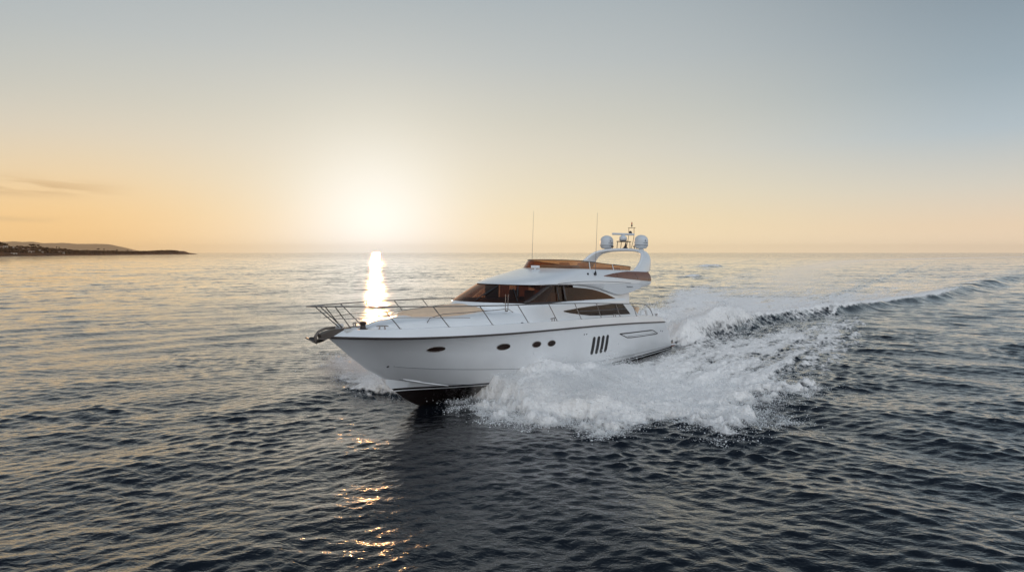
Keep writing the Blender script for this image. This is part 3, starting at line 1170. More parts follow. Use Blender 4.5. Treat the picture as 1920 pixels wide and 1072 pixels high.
def house_outline(xn, xs, w, xa, wa, z, na=26, ns=30, ex=2.25):
    """half outline from the nose (centre line) round to the aft end, port side"""
    out = []
    for k in range(na):
        t = 0.5 * math.pi * k / na
        out.append(Vector((xs + (xn - xs) * abs(math.cos(t)) ** (2 / ex), w * abs(math.sin(t)) ** (2 / ex), z)))
    for k in range(ns + 1):
        t = k / ns
        out.append(Vector((xs + (xa - xs) * t, w + (wa - w) * t, z)))
    return out


def both(half):
    return [Vector((p.x, -p.y, p.z)) for p in half[::-1]] + half[1:]


# lower side, deck to window sill
lo = [house_outline(14.75, 11.9, 1.98, 3.45, 1.93, 2.62), house_outline(14.62, 11.9, 1.965, 4.05, 1.92, 3.0),
      house_outline(14.48, 11.95, 1.93, 4.75, 1.90, 3.38), house_outline(14.42, 12.0, 1.90, 5.0, 1.88, 3.50), house_outline(14.36, 12.0, 1.86, 5.05, 1.85, 3.545)]
b = MB()
b.grid([both(r) for r in lo])
aftl = [r[-1] for r in lo]
b.grid([aftl, [Vector((p.x, -p.y, p.z)) for p in aftl]], flip=False)
LOWER = b.build("lower_cabin", M['gel'], YACHT, angle=40)
_v, _f = [], []
n = len(lo[0])
for r in lo:
    _v += r
for i in range(len(lo) - 1):
    for j in range(n - 1):
        _f.append((i * n + j, i * n + j + 1, (i + 1) * n + j + 1, (i + 1) * n + j))
LOW_BVH = BVHTree.FromPolygons(_v, _f)

lens = [(10.80, 3.15), (10.72, 3.175), (10.2, 3.20), (9.62, 3.235), (8.8, 3.27), (7.88, 3.295), (6.6, 3.31), (5.42, 3.30), (5.30, 3.27), (4.55, 2.80), (4.50, 2.765), (6.0, 2.80), (7.53, 2.835), (8.6, 2.88), (9.61, 2.98), (10.3, 3.06), (10.72, 3.125)]
for side in (1, -1):
    g = patch(LOW_BVH, lens, 0.010, 0.03, "cabin_window", M['blackglass'], YACHT, side, inner=3)
    b = MB()
    b.tube([on_surf(LOW_BVH, x, z, side, 0.014)[0] for x, z in ((9.6, 3.10), (8.0, 3.075), (6.4, 3.055), (4.95, 3.04))], 0.009, 5)
    b.build("divider", M['mark'], g)

# windscreen and saloon glass: sill and head curves
sill = house_outline(14.36, 12.0, 1.86, 5.2, 1.80, 3.55)
head = house_outline(12.92, 11.0, 1.64, 5.2, 1.70, 4.19)
NA = 26
sill_b = [Vector((p.x, p.y, 3.55 if p.x > 12.0 else 3.55 - 0.10 * min(1, (12.0 - p.x) / 6.5))) for p in sill]


def between(t, u0=0):
    return [a.lerp(c, t) for a, c in zip(sill_b, head)]




def glass_y(x, z):
    """half breadth of the glazing at x, z"""
    h = between(max(0.0, min(1.0, (z - 3.55) / 0.64)))[::-1]
    return float(np.interp(x, [p.x for p in h], [p.y for p in h]))


ws_rows = []
for t in (0.0, 0.2, 0.4, 0.6, 0.8, 1.0):
    half = between(t)[:NA + 1]
    for p in half:
        bow = math.sin(math.pi * t) * 0.035
        p.x += bow
    ws_rows.append(both(half))
b = MB()
b.grid(ws_rows)
WS = b.build("windscreen", M['wsglass'], YACHT, angle=80)
# side glass: head follows an arc falling to the sill aft
arc_z = spline_tab([(5.45, 3.44), (5.70, 3.50), (6.25, 3.655), (7.16, 3.86), (8.17, 4.01), (9.35, 4.085), (10.5, 4.115), (12.0, 4.16)])
sill_z = lambda x: 3.55 - 0.10 * max(0.0, min(1, (12.0 - x) / 6.5))
side_y = lambda x, z: np.interp(z, [3.45, 4.19], [1.86 - 0.06 * (12.0 - x) / 6.8, 1.64 + 0.06 * (11.0 - x) / 5.8])


def side_strip(x0, x1, zl, zh, n, m, side, yo=0.0):
    rows = [[], [], [], []]
    for k in range(n + 1):
        x = x0 + (x1 - x0) * k / n
        a, c = zl(x), zh(x)
        for j in range(4):
            z = a + (c - a) * j / 3
            # forward end rakes with the pillar
            xx = x - (max(0.0, (z - 3.55) / 0.64) * ((x - 10.0) / 2.0) ** 2 if x > 10.0 else 0.0)
            rows[j].append(Vector((xx, side * (side_y(min(xx, 12.0), z) + yo), z)))
    b = MB()
    b.grid(rows, flip=(side > 0))
    return b


for side in (1, -1):
    side_strip(12.0, 5.45, sill_z, lambda x: min(arc_z(x), 4.17), 60, None, side).build("saloon_window", M['glass'], YACHT, angle=80)
    # raked dark pillar and window dividers
    for (xb, xt, w) in ((13.10, 11.45, 0.15), (10.50, 10.42, 0.055), (11.02, 10.94, 0.02)):
        b = MB()
        rows = []
        for j in range(6):
            z = 3.545 + (4.165 - 3.545) * j / 5
            xc = xb + (xt - xb) * j / 5
            rows.append([Vector((xc + w * s, side * (glass_y(xc + w * s, z) + 0.015), z)) for s in (1, -1)])
        b.grid(rows, flip=(side > 0))
        o = b.build("window_pillar", M['dark'], YACHT)
        sd = o.modifiers.new("t", 'SOLIDIFY')
        sd.thickness = 0.03
        sd.offset = -1
    # white panel above and behind the arc
    side_strip(9.6, 4.35, lambda x: (max(arc_z(x), 3.44) if x > 5.45 else 3.30), lambda x: 4.20, 46, None, side).build("saloon_side", M['gel'], YACHT, angle=60)
    # dark sill strip under the glass
    b = MB()
    lowe = spline_tab([(9.0, 3.555), (10.5, 3.53), (11.6, 3.50), (12.8, 3.49), (13.5, 3.52), (14.2, 3.54)])
    fr = []
    for k in range(31):
        x = 9.0 + (13.9 - 9.0) * k / 30
        # follow the lower cabin outline
        p, nn = on_surf(LOW_BVH, x, min(3.535, max(3.46, lowe(x))), side, 0.006)
        q, nn2 = on_surf(LOW_BVH, x, 3.542, side, 0.006)
        if p is not None and q is not None:
            fr.append((p, q + Vector((0, 0, 0.012))))
    b.grid([[a for a, c in fr], [c for a, c in fr]], flip=(side < 0))
    b.build("window_sill", M['dark'], YACHT)
    # windscreen edge trim up the side of the nose
# saloon aft bulkhead with its doors
b = MB()
b.box((4.40, 0, 3.35), (0.10, 3.50, 1.66))
b.build("aft_bulkhead", M['gel'], YACHT)
b = MB()
b.box((4.33, 0, 3.30), (0.03, 2.3, 1.35))
b.build("saloon_door", M['blackglass'], YACHT)
# saloon interior seen through the glass
b = MB()
b.box((8.3, 0, 3.02), (7.6, 3.5, 0.06))
b.build("saloon_floor", M['inside'], YACHT)
b = MB()
b.box((11.75, 0.0, 3.30), (0.9, 3.1, 0.50))
b.box((12.75, 0.0, 3.36), (1.3, 2.3, 0.34))
b.build("helm_dashboard", M['inside'], YACHT, bevel=0.04)
for (x, y) in ((10.8, -0.7), (10.8, 0.1)):
    b = MB()
    b.box((x, y, 3.28), (0.5, 0.5, 0.45))
    b.box((x - 0.28, y, 3.62), (0.12, 0.5, 0.62))
    b.build("helm_seat", M['insidelight'], YACHT, bevel=0.05)
b = MB()
b.box((8.3, -1.2, 3.25), (3.0, 0.7, 0.42))
b.box((8.3, -1.46, 3.46), (3.0, 0.14, 0.20))
b.build("saloon_sofa", M['inside'], YACHT, bevel=0.05)
b = MB()
b.box((6.4, 0.5, 3.35), (1.3, 0.6, 0.6))
b.build("galley_counter", M['inside'], YACHT, bevel=0.03)
b = MB()
b.box((9.6, 0.4, 3.45), (0.5, 0.7, 0.8))
b.build("saloon_cabinet", M['inside'], YACHT, bevel=0.03)
for (x0, x1) in ((10.4, 9.7), (9.2, 8.2), (7.7, 7.2), (6.85, 5.5)):
    b = MB()
    n = int((x0 - x1) / 0.05)
    b.grid([[Vector((x0 - (x0 - x1) * k / n, -1.56 + 0.015 * math.sin(k * 1.3), z)) for k in range(n + 1)] for z in (3.56, 3.86, 4.16)])
    b.build("saloon_blind", M['blind'], YACHT)

# wipers
def ws_point(ang, t, off=0.03):
    """a point on the windscreen: ang from the centre line (rad, + port), t from sill to head"""
    k = abs(ang) / (math.pi / 2) * NA
    i = min(int(k), NA - 1)
    half = between(t)
    p = half[i].lerp(half[i + 1], k - i)
    p = Vector((p.x + math.sin(math.pi * t) * 0.035, math.copysign(p.y, ang), p.z))
    n = Vector((0.45, 0.35 * math.sin(ang), 0.8)).normalized()
    return p + n * off


for (a0, a1) in ((0.10, 0.16), (0.95, 0.62)):
    w = MB()
    w.tube([ws_point(a0, 0.03), ws_point((a0 + a1) / 2, 0.4, 0.05), ws_point(a1, 0.72, 0.045)], 0.016, 6)
    wo = w.build("wiper", M['rubber'], YACHT)
    w = MB()
    w.tube([ws_point(a0 + (a1 - a0) * .35 + 0.02, 0.32, 0.02), ws_point(a1 + 0.01, 0.93, 0.02)], 0.020, 6)
    w.build("blade", M['rubber'], wo)

# ------------------------------------------------------------------ roof and flybridge moulding
XA = 2.55
ro = [house_outline(12.90, 11.0, 1.62, XA, 2.03, 4.175), house_outline(12.97, 11.0, 1.70, XA, 2.07, 4.20), house_outline(12.88, 10.9, 1.75, XA, 2.10, 4.235),
      house_outline(12.16, 10.34, 1.76, XA, 2.11, 4.40), house_outline(11.42, 9.85, 1.72, XA, 2.09, 4.535), house_outline(10.66, 9.28, 1.66, XA, 2.04, 4.67), house_outline(10.05, 8.80, 1.59, XA, 1.95, 4.79),
      house_outline(9.66, 8.50, 1.52, XA, 1.87, 4.865), house_outline(9.50, 8.40, 1.46, XA, 1.82, 4.885), house_outline(9.36, 8.30, 1.38, XA, 1.74, 4.87), house_outline(9.30, 8.30, 1.36, XA + 0.05, 1.72, 4.60)]
b = MB()
b.grid([both(r) for r in ro])
for k in (0, len(ro) - 1):     # closing lids: ceiling and flybridge sole
    h = ro[k]
    rows = [[p.copy() for p in h], [Vector((p.x, 0, p.z)) for p in h]]
    b.grid(rows, flip=(k == 0))
    b.grid(mir(rows), flip=(k != 0))
aftr = [r[-1] for r in ro]
b.grid([aftr, [Vector((p.x, -p.y, p.z)) for p in aftr]], flip=False)
FLY = b.build("flybridge", M['gel'], YACHT, angle=40)
_v, _f = [], []
n = len(ro[0])
for r in ro[:9]:
    _v += r
for i in range(8):
    for j in range(n - 1):
        _f.append((i * n + j, i * n + j + 1, (i + 1) * n + j + 1, (i + 1) * n + j))
FLY_BVH = BVHTree.FromPolygons(_v, _f)

# side wings hanging below the flybridge
zb = spline_tab([(2.55, 4.16), (3.1, 4.08), (3.7, 3.96), (4.6, 3.79), (5.2, 3.725), (5.7, 3.71), (6.1, 3.755), (6.5, 3.82), (6.9, 3.90), (7.5, 4.01), (8.1, 4.09), (8.8, 4.145), (9.6, 4.175), (10.6, 4.19), (11.6, 4.20)])
for side in (1, -1):
    o1, o2, o3, o4 = [], [], [], []
    for k in range(61):
        x = 2.55 + (10.9 - 2.55) * k / 60
        yo = 1.70 + (2.07 - 1.70) * (11.0 - x) / (11.0 - XA)
        yt = yo + 0.03
        z = zb(x)
        o1.append(Vector((x, side * yt, 4.225)))
        o2.append(Vector((x, side * (yo - 0.10 * (4.22 - z)), z + 0.03)))
        o3.append(Vector((x, side * (yo - 0.06 - 0.10 * (4.22 - z)), z)))
        o4.append(Vector((x, side * (yo - 0.45), z + (4.17 - z) * 0.75)))
    b = MB()
    b.grid([o1, o2, o3, o4], flip=(side < 0))
    endc = [r[0] for r in (o1, o2, o3, o4)]
    b.f.append(tuple(k * 61 for k in range(4)))
    b.build("flybridge_wing", M['gel'], YACHT, angle=50)
    # two fine styling grooves
    b = MB()
    b.tube([on_surf(FLY_BVH, x, z, side, 0.002)[0] for x, z in ((10.9, 4.25), (10.3, 4.285), (9.6, 4.32), (8.9, 4.34), (7.7, 4.345), (6.5, 4.33), (5.4, 4.30), (4.7, 4.262))], 0.011, 5)
    b.build("styling_groove", M['mark'], YACHT)
    # brown lens panel at the quarter
    o = patch(FLY_BVH, [(7.18, 4.585), (6.9, 4.625), (6.2, 4.70), (5.4, 4.765), (4.74, 4.80), (3.6, 4.805), (2.58, 4.80), (2.57, 4.73), (2.57, 4.66), (2.57, 4.59), (2.57, 4.52), (2.57, 4.44), (2.58, 4.37), (3.1, 4.385), (3.6, 4.40), (4.4, 4.435), (5.19, 4.475), (6.4, 4.54), (7.1, 4.572)], 0.03, 0.04, "quarter_panel", M['lens'], YACHT, side, inner=5)
    b = MB()
    p, nn = on_surf(FLY_BVH, 5.0, 4.62, side, 0.0)
    b.tube([on_surf(FLY_BVH, x, z, side, 0.018)[0] for x, z in ((5.15, 4.50), (5.05, 4.77))], 0.008, 5)
    b.build("seam", M['dark'], o)
    # small illegible builder's lettering on the wing
    b = MB()
    for k, hgt in enumerate((0.075, 0.05, 0.055, 0.05, 0.055, 0.05, 0.05, 0.055)):
        x = 5.05 - k * 0.078
        yo = 1.70 + (2.07 - 1.70) * (11.0 - x) / (11.0 - XA) + 0.022
        b.box((x, side * yo, 4.06 + hgt / 2), (0.022, 0.012, hgt))
        b.box((x - 0.028, side * yo, 4.068 + (0.03 if k % 2 else 0.0)), (0.036, 0.012, 0.014))
    b.build("lettering", M['mark'], YACHT, smooth=False)
    for (x, z) in ((8.45, 4.66), (7.9, 4.66)):
        p, nn = on_surf(FLY_BVH, x, z, side, 0.0)
        b = MB()
        b.lathe([(0.05, -0.01), (0.05, 0.03), (0.035, 0.05)], (0, 0, 0), 12)
        f = b.build("side_light", M['rubber'], YACHT)
        f.matrix_local = Matrix.Translation(p) @ nn.to_track_quat('Z', 'Y').to_matrix().to_4x4()

# flybridge windscreen
ztop = spline_tab([(4.1, 5.04), (4.4, 5.06), (6.6, 5.14), (7.8, 5.20), (9.4, 5.24), (11.0, 5.22)])
fb_b = house_outline(9.60, 8.34, 1.50, 4.25, 1.76, 4.882, ns=40)
fb_t = house_outline(9.30, 8.06, 1.44, 4.15, 1.72, 5.2, ns=40)
for p in fb_t:
    p.z = ztop(p.x)
rows = [both([p.lerp(q, t) for p, q in zip(fb_b, fb_t)]) for t in (0, .33, .67, 1)]
b = MB()
b.grid(rows)
FW = b.build("flybridge_windscreen", M['flyglass'], YACHT, angle=80)
b = MB()
b.tube([p + Vector((0, 0, 0.008)) for p in both(fb_t)], 0.017, 6)
b.build("top_trim", M['dark'], FW)
for side in (1, -1):
    for xq in (7.9, 5.9):
        b = MB()
        i = min(range(len(fb_b)), key=lambda k: abs(fb_b[k].x - xq) + (9 if k < NA else 0))
        p, q = fb_b[i].copy(), fb_t[i].copy()
        q.x += 0.25
        for v in (p, q):
            v.y = side * (v.y + 0.015)
        b.tube([p, q], 0.022, 6)
        b.build("screen_post", M['gel'], FW)
# dashboard, seats inside the screen
b = MB()
b.box((8.3, 0.2, 4.85), (0.8, 1.7, 0.36))
b.build("flybridge_console", M['deckwhite'], YACHT, bevel=0.08)
for (x, y) in ((7.2, 0.6), (7.2, -0.4)):
    b = MB()
    b.box((x, y, 4.85), (0.5, 0.55, 0.4))
    b.box((x - 0.3, y, 4.98), (0.12, 0.55, 0.40))
    b.build("flybridge_seat", M['cushion'], YACHT, bevel=0.05)
b = MB()
b.box((5.6, -0.9, 4.83), (2.2, 0.8, 0.36))
b.box((4.5, 0.0, 4.83), (0.6, 2.4, 0.36))
b.build("flybridge_settee", M['cushion'], YACHT, bevel=0.06)
# searchlight / camera on the brow
b = MB()
p, nn = on_surf(FLY_BVH, 10.9, 4.80, 1, 0.0)
b.box((9.80, -0.12, 4.93), (0.20, 0.34, 0.11))
b.lathe([(0.06, -0.12), (0.05, 0.0)], (9.80, -0.12, 4.93), 10)
b.build("searchlight", M['gel'], YACHT, bevel=0.03)

# ------------------------------------------------------------------ radar arch
arch = [(1.74, 4.84, 1.95, 3.95), (1.71, 5.0, 1.82, 3.60), (1.68, 5.15, 1.70, 3.27), (1.645, 5.30, 1.60, 3.0), (1.60, 5.45, 1.52, 2.76), (1.53, 5.60, 1.46, 2.55), (1.43, 5.73, 1.40, 2.36),
        (1.30, 5.83, 1.32, 2.18), (1.12, 5.90, 1.22, 2.03), (0.85, 5.955, 1.12, 1.90), (0.5, 5.985, 1.05, 1.82), (0.0, 6.0, 1.02, 1.78)]
arch = arch + [(-y, z, xa, xf) for y, z, xa, xf in arch[::-1][1:]]
rows = []
for i, (y, z, xa, xf) in enumerate(arch):
    a = arch[max(i - 1, 0)]
    c = arch[min(i + 1, len(arch) - 1)]
    t = Vector((0, c[0] - a[0], c[1] - a[1])).normalized()
    nrm = Vector((0, -t.z, t.y))
    if nrm.dot(Vector((0, y, z - 4.9))) < 0:
        nrm = -nrm
    th = 0.075
    ce = Vector(((xa + xf) / 2, y, z))
    hw = (xf - xa) / 2
    rows.append([ce + Vector((hw * u, 0, 0)) + nrm * th * v for u, v in ((1, 0), (0.93, 0.75), (0.72, 1), (0, 1.1), (-0.72, 1), (-0.93, 0.75), (-1, 0), (-0.93, -0.75), (-0.72, -1), (0, -1), (0.72, -1), (0.93, -0.75))])
b = MB()
b.grid(rows, closed=True)
ARCH = b.build("radar_arch", M['gel'], YACHT, angle=60)

# satellite domes
for y in (1.02, -1.02):
    d = MB()
    prof = [(0.24, 0.0), (0.30, 0.05), (0.345, 0.11), (0.36, 0.17), (0.36, 0.42)]
    for k in range(1, 9):
        a = math.pi / 2 * k / 8
        prof.append((max(0.005, 0.36 * math.cos(a)), 0.42 + 0.30 * math.sin(a)))
    d.lathe(prof, (1.42, y, 6.07), 32)
    dome = d.build("satellite_dome", M['grey'], YACHT, angle=50)
    d = MB()
    d.lathe([(0.19, -0.13), (0.13, -0.06), (0.12, 0.03)], (1.42, y, 6.07), 20)
    d.build("pedestal", M['gel'], dome)
    d = MB()
    d.lathe([(0.363, 0.145), (0.367, 0.16), (0.363, 0.175)], (1.42, y, 6.07), 32)
    d.build("base_band", M['mark'], dome)
    # maker's emblem and a line of lettering, wrapped on the dome
    e = MB()
    cx, cyy, cz = 1.42, y, 6.07

    def wrap(u, v):
        a = math.radians(25.5) + math.radians(38) + u / 0.365
        return Vector((cx + 0.365 * math.cos(a), cyy + 0.365 * math.sin(a), cz + v))
    for k in range(9):
        u0 = -0.135 + k * 0.032
        hh = 0.045 if k in (6, 8) else 0.03
        e.add([wrap(u0, 0.27), wrap(u0 + 0.022, 0.27), wrap(u0 + 0.022, 0.27 + hh), wrap(u0, 0.27 + hh)], [(0, 1, 2, 3)])
    lo_ = e.build("lettering", M['mark'], dome, smooth=False)
    e = MB()
    e.add([wrap(-0.06, 0.37), wrap(0.02, 0.37), wrap(0.0, 0.43), wrap(-0.025, 0.45), wrap(-0.045, 0.42)], [(0, 1, 2, 3, 4)])
    eo = e.build("emblem", M['mark'], dome, smooth=False)
    for q in (lo_, eo):
        sd = q.modifiers.new("t", 'SOLIDIFY')
        sd.thickness = 0.006
        sd.offset = 1

# open-array radar
d = MB()
d.lathe([(0.14, 0.0), (0.20, 0.05), (0.215, 0.14), (0.19, 0.23), (0.12, 0.28), (0.09, 0.33)], (1.4, -0.05, 6.47), 24)
RAD = d.build("radar_scanner", M['grey'], YACHT, angle=60)
rot = Matrix.Rotation(-HEAD + R(8), 3, 'Z')
d = MB()
d.box((1.4, -0.05, 6.85), (1.26, 0.13, 0.11), rot)
d.build("array_bar", M['grey'], RAD, bevel=0.035)
d = MB()
d.box((1.35, -0.02, 6.45), (0.55, 0.62, 0.035))
for (x, y) in ((1.58, -0.28), (1.58, 0.22), (1.12, -0.28), (1.12, 0.22)):
    d.tube([(x, y * 1.15, 5.99), (x - 0.0, y, 6.45)], 0.018, 6)
d.build("radar_frame", M['dark'], YACHT)
# light mast
d = MB()
for y in (0.05, 0.36):
    d.tube([(1.25, y, 6.0), (1.0, y, 6.5), (0.92, y, 6.75), (0.92, y, 7.22)], 0.014, 6)
d.tube([(0.92, 0.0, 7.22), (0.92, 0.44, 7.22)], 0.014, 6)
d.tube([(0.92, 0.05, 6.86), (0.92, 0.36, 6.86)], 0.012, 6)
d.tube([(0.92, 0.22, 7.22), (0.92, 0.22, 7.56)], 0.010, 6)
MAST = d.build("light_mast", M['dark'], YACHT)
d = MB()
d.lathe([(0.03, 0), (0.05, 0.02), (0.05, 0.06), (0.02, 0.09)], (0.92, 0.22, 7.30), 12)
d.build("anchor_lamp", M['dark'], MAST)
d = MB()
d.lathe([(0.02, 0), (0.035, 0.02), (0.035, 0.09), (0.01, 0.11)], (0.92, 0.22, 7.40), 12)
d.build("masthead_lamp", M['red'], MAST)
d = MB()
d.lathe([(0.09, 0), (0.10, 0.03), (0.09, 0.10), (0.05, 0.15), (0.01, 0.17)], (0.95, 0.16, 6.88), 16)
d.build("gps_antenna", M['dark'], MAST)
d = MB()
d.lathe([(0.17, 0.0), (0.15, 0.05), (0.07, 0.16), (0.03, 0.22), (0.02, 0.36)], (1.45, 0.12, 6.02), 16)
d.build("horn_trumpet", M['dark'], YACHT)
for y in (-0.62, 0.68):
    d = MB()
    d.tube([(1.5, y, 5.97), (1.5, y, 6.16)], 0.02, 6)
    d.box((1.5, y, 6.17), (0.06, 0.14, 0.05))
    d.build("deck_lamp", M['dark'], YACHT)

# whip antennas
for (x, y, z0, z1) in ((7.9, 1.80, 4.68, 7.36), (7.7, -1.72, 4.70, 7.60)):
    d = MB()
    d.tube([(x, y, z0), (x, y, z0 + 0.9), (x - 0.05, y, z1)], [0.012, 0.009, 0.005], 6)
    a = d.build("whip_antenna", M['mark'], YACHT)
    d = MB()
    d.lathe([(0.06, -0.06), (0.05, 0.02), (0.025, 0.12)], (x, y, z0), 12)
    d.build("mount", M['rubber'], a)

# ------------------------------------------------------------------ bow rail
rail_z = spline_tab([(2.5, 2.62), (2.75, 2.85), (3.2, 3.08), (3.8, 3.22), (4.6, 3.285), (5.3, 3.31), (7.1, 3.37), (9, 3.44), (10.7, 3.49), (12.6, 3.53), (16, 3.55), (19, 3.58), (21.43, 3.61)])
rail_y = spline_tab([(2.5, 2.24), (4, 2.33), (6, 2.40), (9, 2.43), (12.6, 2.41), (14.5, 2.30), (16.2, 2.03), (18.0, 1.55), (19.5, 0.95), (20.3, 0.58), (20.9, 0.30), (21.25, 0.13), (21.43, 0.0)])


def rail_pt(x, side, z=None):
    return Vector((x, side * rail_y(x), rail_z(x) if z is None else z))


xs = [2.5 + (21.43 - 2.5) * (1 - (1 - k / 110) ** 1.25) for k in range(111)]
b = MB()
half = [rail_pt(x, 1) for x in xs]
b.tube([Vector((p.x, -p.y, p.z)) for p in half] + half[::-1][1:], 0.020, 8)
# a second loop at the very tip
b.tube([rail_pt(21.0, -1) + Vector((0, 0, 0)), Vector((21.0, 0, 3.615)), rail_pt(21.0, 1)], 0.016, 6)
RAIL = b.build("bow_rail", M['steel'], YACHT)
b = MB()
mids = [Vector((x - 0.30, rail_y(x) * 0.97, 3.24 - 0.10 * max(0, (19.0 - x) / 3.0))) for x in [20.95, 20.6, 20.2, 19.8, 19.3, 18.7, 18.0, 17.3, 16.8]]
for side in (1, -1):
    b.tube([Vector((p.x, side * p.y, p.z)) for p in mids], 0.012, 6)
b.build("mid_rail", M['steel'], RAIL)
for side in (1, -1):
    for (xb, xt) in ((20.22, 21.0), (19.98, 20.75), (18.7, 19.52), (17.17, 17.97), (15.5, 16.24), (13.75, 14.48), (11.97, 12.64), (10.13, 10.74), (8.41, 8.92), (6.54, 7.09), (4.74, 5.25)):
        b = MB()
        yb = max(0.05, gun_y(xb) - 0.05)
        b.tube([Vector((xb, side * yb, gun_z(xb) - 0.01)), rail_pt(xt, side)], 0.016, 8)
        b.lathe([(0.04, 0.0), (0.036, 0.015)], (xb, side * yb, gun_z(xb) + 0.003), 10)
        b.build("stanchion", M['steel'], RAIL)

# ------------------------------------------------------------------ foredeck gear
b = MB()
b.grid([[Vector((20.0, y, 2.93)), Vector((20.5, y * 0.9, 2.92)), Vector((20.8, y * 0.8, 2.86)), Vector((21.0, y * 0.75, 2.79))] for y in (-0.13, 0.13)], flip=True)
b.grid([[Vector((20.0, y, 2.93)), Vector((20.5, y * 0.9, 2.92)), Vector((20.8, y * 0.8, 2.86)), Vector((21.0, y * 0.75, 2.79))] for y in (0.13,)] + [[Vector((20.3, 0.10, 2.70)), Vector((20.6, 0.09, 2.67)), Vector((20.8, 0.08, 2.65)), Vector((20.96, 0.07, 2.64))]])
b.grid([[Vector((20.0, -0.13, 2.93)), Vector((20.5, -0.117, 2.92)), Vector((20.8, -0.104, 2.86)), Vector((21.0, -0.0975, 2.79))], [Vector((20.3, -0.10, 2.70)), Vector((20.6, -0.09, 2.67)), Vector((20.8, -0.08, 2.65)), Vector((20.96, -0.07, 2.64))]], flip=True)
b.grid([[Vector((20.3, 0.10, 2.70)), Vector((20.6, 0.09, 2.67)), Vector((20.8, 0.08, 2.65)), Vector((20.96, 0.07, 2.64))], [Vector((20.3, -0.10, 2.70)), Vector((20.6, -0.09, 2.67)), Vector((20.8, -0.08, 2.65)), Vector((20.96, -0.07, 2.64))]])
b.add([Vector((21.0, -0.0975, 2.79)), Vector((21.0, 0.0975, 2.79)), Vector((20.96, 0.07, 2.64)), Vector((20.96, -0.07, 2.64))], [(0, 1, 2, 3)])
b.build("bow_roller", M['iron'], YACHT, angle=30)
# anchor: bent shank, crown and two curved flukes
b = MB()
b.tube([(20.45, 0, 2.97), (20.80, 0, 2.95), (21.02, 0, 2.88), (21.12, 0, 2.75), (21.10, 0, 2.58)], [0.03, 0.035, 0.04, 0.045, 0.045], 8)
ANC = b.build("anchor", M['iron'], YACHT)
for side in (1, -1):
    b = MB()
    rows = []
    for k in range(7):
        t = k / 6
        # from under the stem forward and out to a broad turned-up blade
        ce = Vector((21.06 + 0.02 * t, side * (0.02 + 0.36 * t), 2.575 + 0.02 * math.sin(t * 3) + 0.10 * t ** 2.2))
        w = 0.02 + 0.15 * math.sin(min(1, t * 1.15) * math.pi * 0.62)
        if k == 6:
            w = 0.07
        rows.append([ce + Vector((w * 0.9, 0, 0.35 * w)), ce + Vector((0, 0, -0.02)), ce + Vector((-w * 0.9, 0, 0.25 * w))])
    b.grid(rows)
    o = b.build("fluke", M['iron'], ANC, angle=60)
    sd = o.modifiers.new("t", 'SOLIDIFY')
    sd.thickness = 0.03
# windlass, chain, cleats
b = MB()
b.lathe([(0.15, 0.0), (0.15, 0.05), (0.09, 0.08), (0.075, 0.17), (0.10, 0.22), (0.10, 0.27), (0.03, 0.29)], (19.42, 0.02, 2.80), 18)
b.build("windlass", M['dark'], YACHT)
b = MB()
ch = [Vector((19.55, 0.02, 2.93)), Vector((19.8, 0.03, 2.95)), Vector((20.05, 0.02, 2.92)), Vector((20.55, 0, 2.97))]
for k in range(26):
    t = k / 25 * (len(ch) - 1)
    i = min(int(t), len(ch) - 2)
    p = ch[i].lerp(ch[i + 1], t - i)
    pts = []
    for q in range(9):
        a = 2 * math.pi * q / 8
        u, v = 0.030 * math.cos(a), 0.016 * math.sin(a)
        pts.append(p + Vector((u, v if k % 2 else 0, 0 if k % 2 else v)))
    b.tube(pts, 0.006, 4, cap=False)
b.build("anchor_chain", M['iron'], YACHT)
b = MB()
b.box((20.05, 0.0, 2.86), (0.35, 0.5, 0.10))
b.box((19.95, -0.42, 2.93), (0.22, 0.12, 0.16))
b.build("locker_lid", M['deckwhite'], YACHT, bevel=0.02)


def cleat(x, y, z, ang=0.0):
    b = MB()
    c, s = math.cos(ang), math.sin(ang)
    P = lambda u, v, w: (x + u * c - v * s, y + u * s + v * c, z + w)
    b.tube([P(-0.19, 0, 0.095), P(-0.12, 0, 0.105), P(0.12, 0, 0.105), P(0.19, 0, 0.095)], [0.012, 0.02, 0.02, 0.012], 8)
    for u in (-0.07, 0.07):
        b.tube([P(u * 1.3, 0, 0), P(u, 0, 0.10)], [0.026, 0.016], 8)
    b.build("cleat", M['steel'], YACHT)


for side in (1, -1):
    cleat(19.2, side * (gun_y(19.2) - 0.06), gun_z(19.2), -side * 0.5)
    cleat(12.25, side * (gun_y(12.25) - 0.05), gun_z(12.25))
    cleat(7.15, side * (gun_y(7.15) - 0.05), gun_z(7.15))
    cleat(2.15, side * (gun_y(2.15) - 0.07), gun_z(2.15) - 0.01)
    b = MB()
    b.lathe([(0.05, 0.0), (0.05, 0.025), (0.02, 0.035)], (14.1, side * (gun_y(14.1) - 0.05), gun_z(14.1)), 12)
    b.build("filler_cap", M['mark'], YACHT)
# flag sockets beside the windscreen: two slim upright posts
b = MB()
for dx in (0.0, 0.16):
    b.tube([(14.25 - dx, 1.60, 3.28), (14.25 - dx, 1.60, 3.88)], 0.015, 8)
b.lathe([(0.05, 0), (0.05, 0.03), (0.03, 0.05)], (14.17, 1.60, 3.26), 10)
b.build("rail_post", M['steel'], YACHT)

